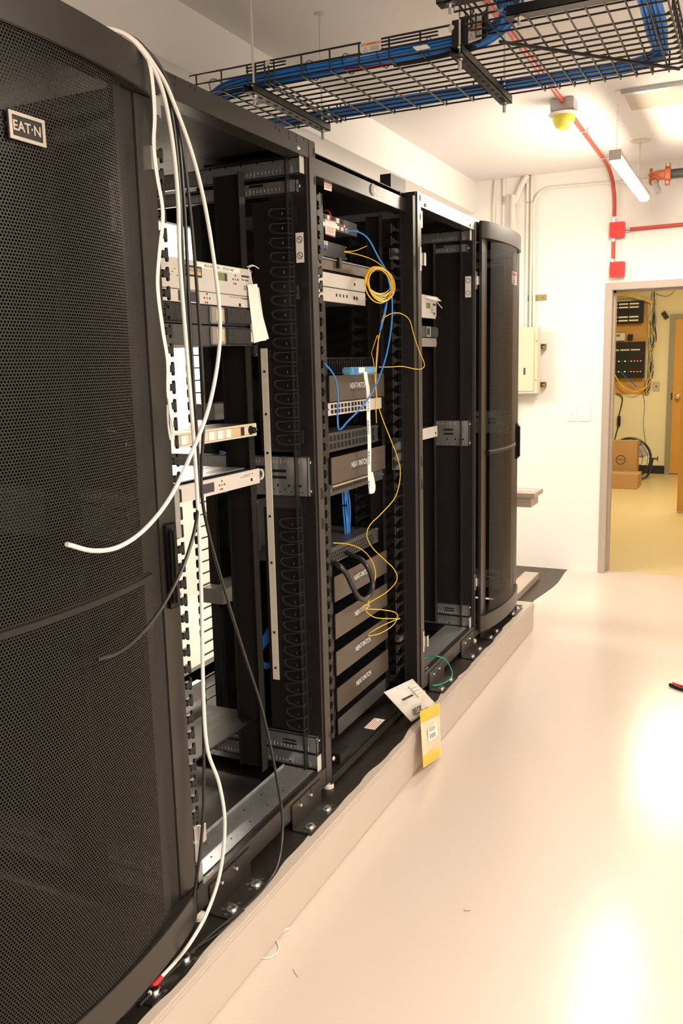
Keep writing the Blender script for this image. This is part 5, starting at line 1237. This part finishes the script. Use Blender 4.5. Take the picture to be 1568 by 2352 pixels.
A_ = PX(881, 1590, X=.012); B_ = PX(947, 1559, X=.0225); C_ = PX(1006, 1622, X=.070); D_ = PX(944, 1658, X=.058)
cor = [Vector(p) for p in (D_, C_, B_, A_)]
pillow('bag_body', 'bag', cor, .013, wb_, n=22, mm=18, seed=2)
nb = (cor[1]-cor[0]).cross(cor[3]-cor[0]).normalized()
def bq(u, v, l=.0): return (cor[0]*(1-u)+cor[1]*u)*(1-v)+(cor[3]*(1-u)+cor[2]*u)*v+nb*l
er, eu = (cor[1]-cor[0]).normalized(), (cor[3]-cor[0]).normalized(); eu = (eu-er*eu.dot(er)).normalized()
sz = (cor[3]-cor[0]).length
text('bag_lettering', 'BECK', sz*.15, bq(.30, .22, .0165), er, eu, K['ink'], wb_, 'CENTER', ext=.0003, bold=.006)
text('bag_lettering', 'STUDIOS', sz*.13, bq(.38, .085, .0135), er, eu, K['ink'], wb_, 'CENTER', ext=.0003)
disc_ = MB(); disc_.lathe((0, 0, 0), [(.006, 0), (.006, .0004)], 14); 
for v in disc_.v: v[:] = (bq(.60, .10, .0155)+er*v.x+eu*v.y+nb*v.z)[:]
disc_.build('bag_dot', K['orange'], wb_)
MB().prism([bq(.18, .62, .0150), bq(.52, .62, .0175), bq(.52, .67, .0170), bq(.18, .67, .0145)], nb*.0004).build('print_bar', K['ink'], wb_)
for i in range(4): MB().prism([bq(.62, .52+i*.10, .0165), bq(.88, .50+i*.10, .013), bq(.88, .57+i*.10, .013), bq(.62, .59+i*.10, .0165)], nb*.0004).build('print_panel', K['lens'] if 0 else K['conduit'], wb_)
yb = thing('amber_sleeve', PX(990, 1755, Z=0), 'amber-ended clear sleeve with a barcode leaning on the plinth front', 'packet')
tL = PX(964, 1634, X=.110); tR = PX(1009, 1614, X=.118); bL = PX(972, 1764, X=.150); bR = PX(1012, 1738, X=.150)
dz = max(0, .003-min(bL.z, bR.z))
bL.z += dz; bR.z += dz
def sq(u, v): return (bL*(1-u)+bR*u)*(1-v)+(tL*(1-u)+tR*u)*v
for nm, m_, v0, v1, th in (('end_band', 'bagy', 0, .20, .004), ('clear_middle', 'bagc', .20, .78, .010), ('end_band', 'bagy', .78, 1, .005)):
    pillow(nm, m_, [sq(0, v0), sq(1, v0), sq(1, v1), sq(0, v1)], th, yb, n=10, mm=8, seed=4)
ns = (bR-bL).cross(tL-bL).normalized()
if ns.x < 0: ns = -ns
pq = lambda u, v, l: sq(u, v)+ns*l
lb_ = MB().prism([pq(.18, .42, .0125), pq(.70, .44, .0125), pq(.66, .70, .012), pq(.18, .66, .012)], ns*.0004).build('barcode_label', K['paper'], yb)
for i in range(9): MB().prism([pq(.26+i*.036, .46, .0132), pq(.26+i*.036+.012+.008*(i % 3 == 0), .46, .0132), pq(.26+i*.036+.012+.008*(i % 3 == 0), .54, .0130), pq(.26+i*.036, .54, .0130)], ns*.0002).build('bar', K['ink'], lb_)
for i in range(3): MB().prism([pq(.24, .585+i*.026, .0130), pq(.56, .588+i*.026, .0130), pq(.56, .597+i*.026, .0130), pq(.24, .594+i*.026, .0130)], ns*.0002).build('print_line', K['ink'], lb_)
# hand tool at the right edge of the floor
q = PX(1541, 1572, Z=.008); e = PX(1600, 1592, Z=.008)
pt_ = thing('hand_tool', (q+e)/2, 'black and red gripped hand tool lying on the cream floor', 'tool')
d = (e-q).normalized(); s_ = Vector((-d.y, d.x, 0))
for sg in (-1, 1):
    MB().tube(spline([q+s_*.010*sg+Vector((0, 0, .002)), q+d*.05+s_*.016*sg, q+d*.10+s_*.012*sg, q+d*.15+s_*.004*sg], 5), .0085, 10).build('grip', K['red2' if sg > 0 else 'plastic'], pt_, smooth=True)
MB().tube([q+d*.145, q+d*.22], .009, 8, rs=[.011, .004]).build('jaw', K['steel'], pt_, smooth=True)
# bits of litter on the floor
cable('white_string', 'curl of white string on the floor beside the plinth', [PX(598, 2200, Z=.003), PX(618, 2200, Z=.003), PX(636, 2188, Z=.003), PX(640, 2175, Z=.003), PX(632, 2152, Z=.003)], .0018, 'cable_w', 6, cat='string')
cable('white_scrap', 'tiny white scrap against the plinth foot', [PX(648, 2140, Z=.003), PX(655, 2136, Z=.004), PX(664, 2132, Z=.003)], .0026, 'cable_w', 6, cat='scrap')
cable('brown_thread', 'short brown thread on the open floor', [PX(1064, 2090, Z=.0015), PX(1071, 2092, Z=.0015), PX(1080, 2091, Z=.0015)], .0010, 'orange', 5, cat='thread')
cable('thin_thread', 'fine dark thread on the floor near the string curl', [PX(672, 2225, Z=.001), PX(678, 2236, Z=.001), PX(684, 2245, Z=.001)], .0006, 'grey', 5, cat='thread')
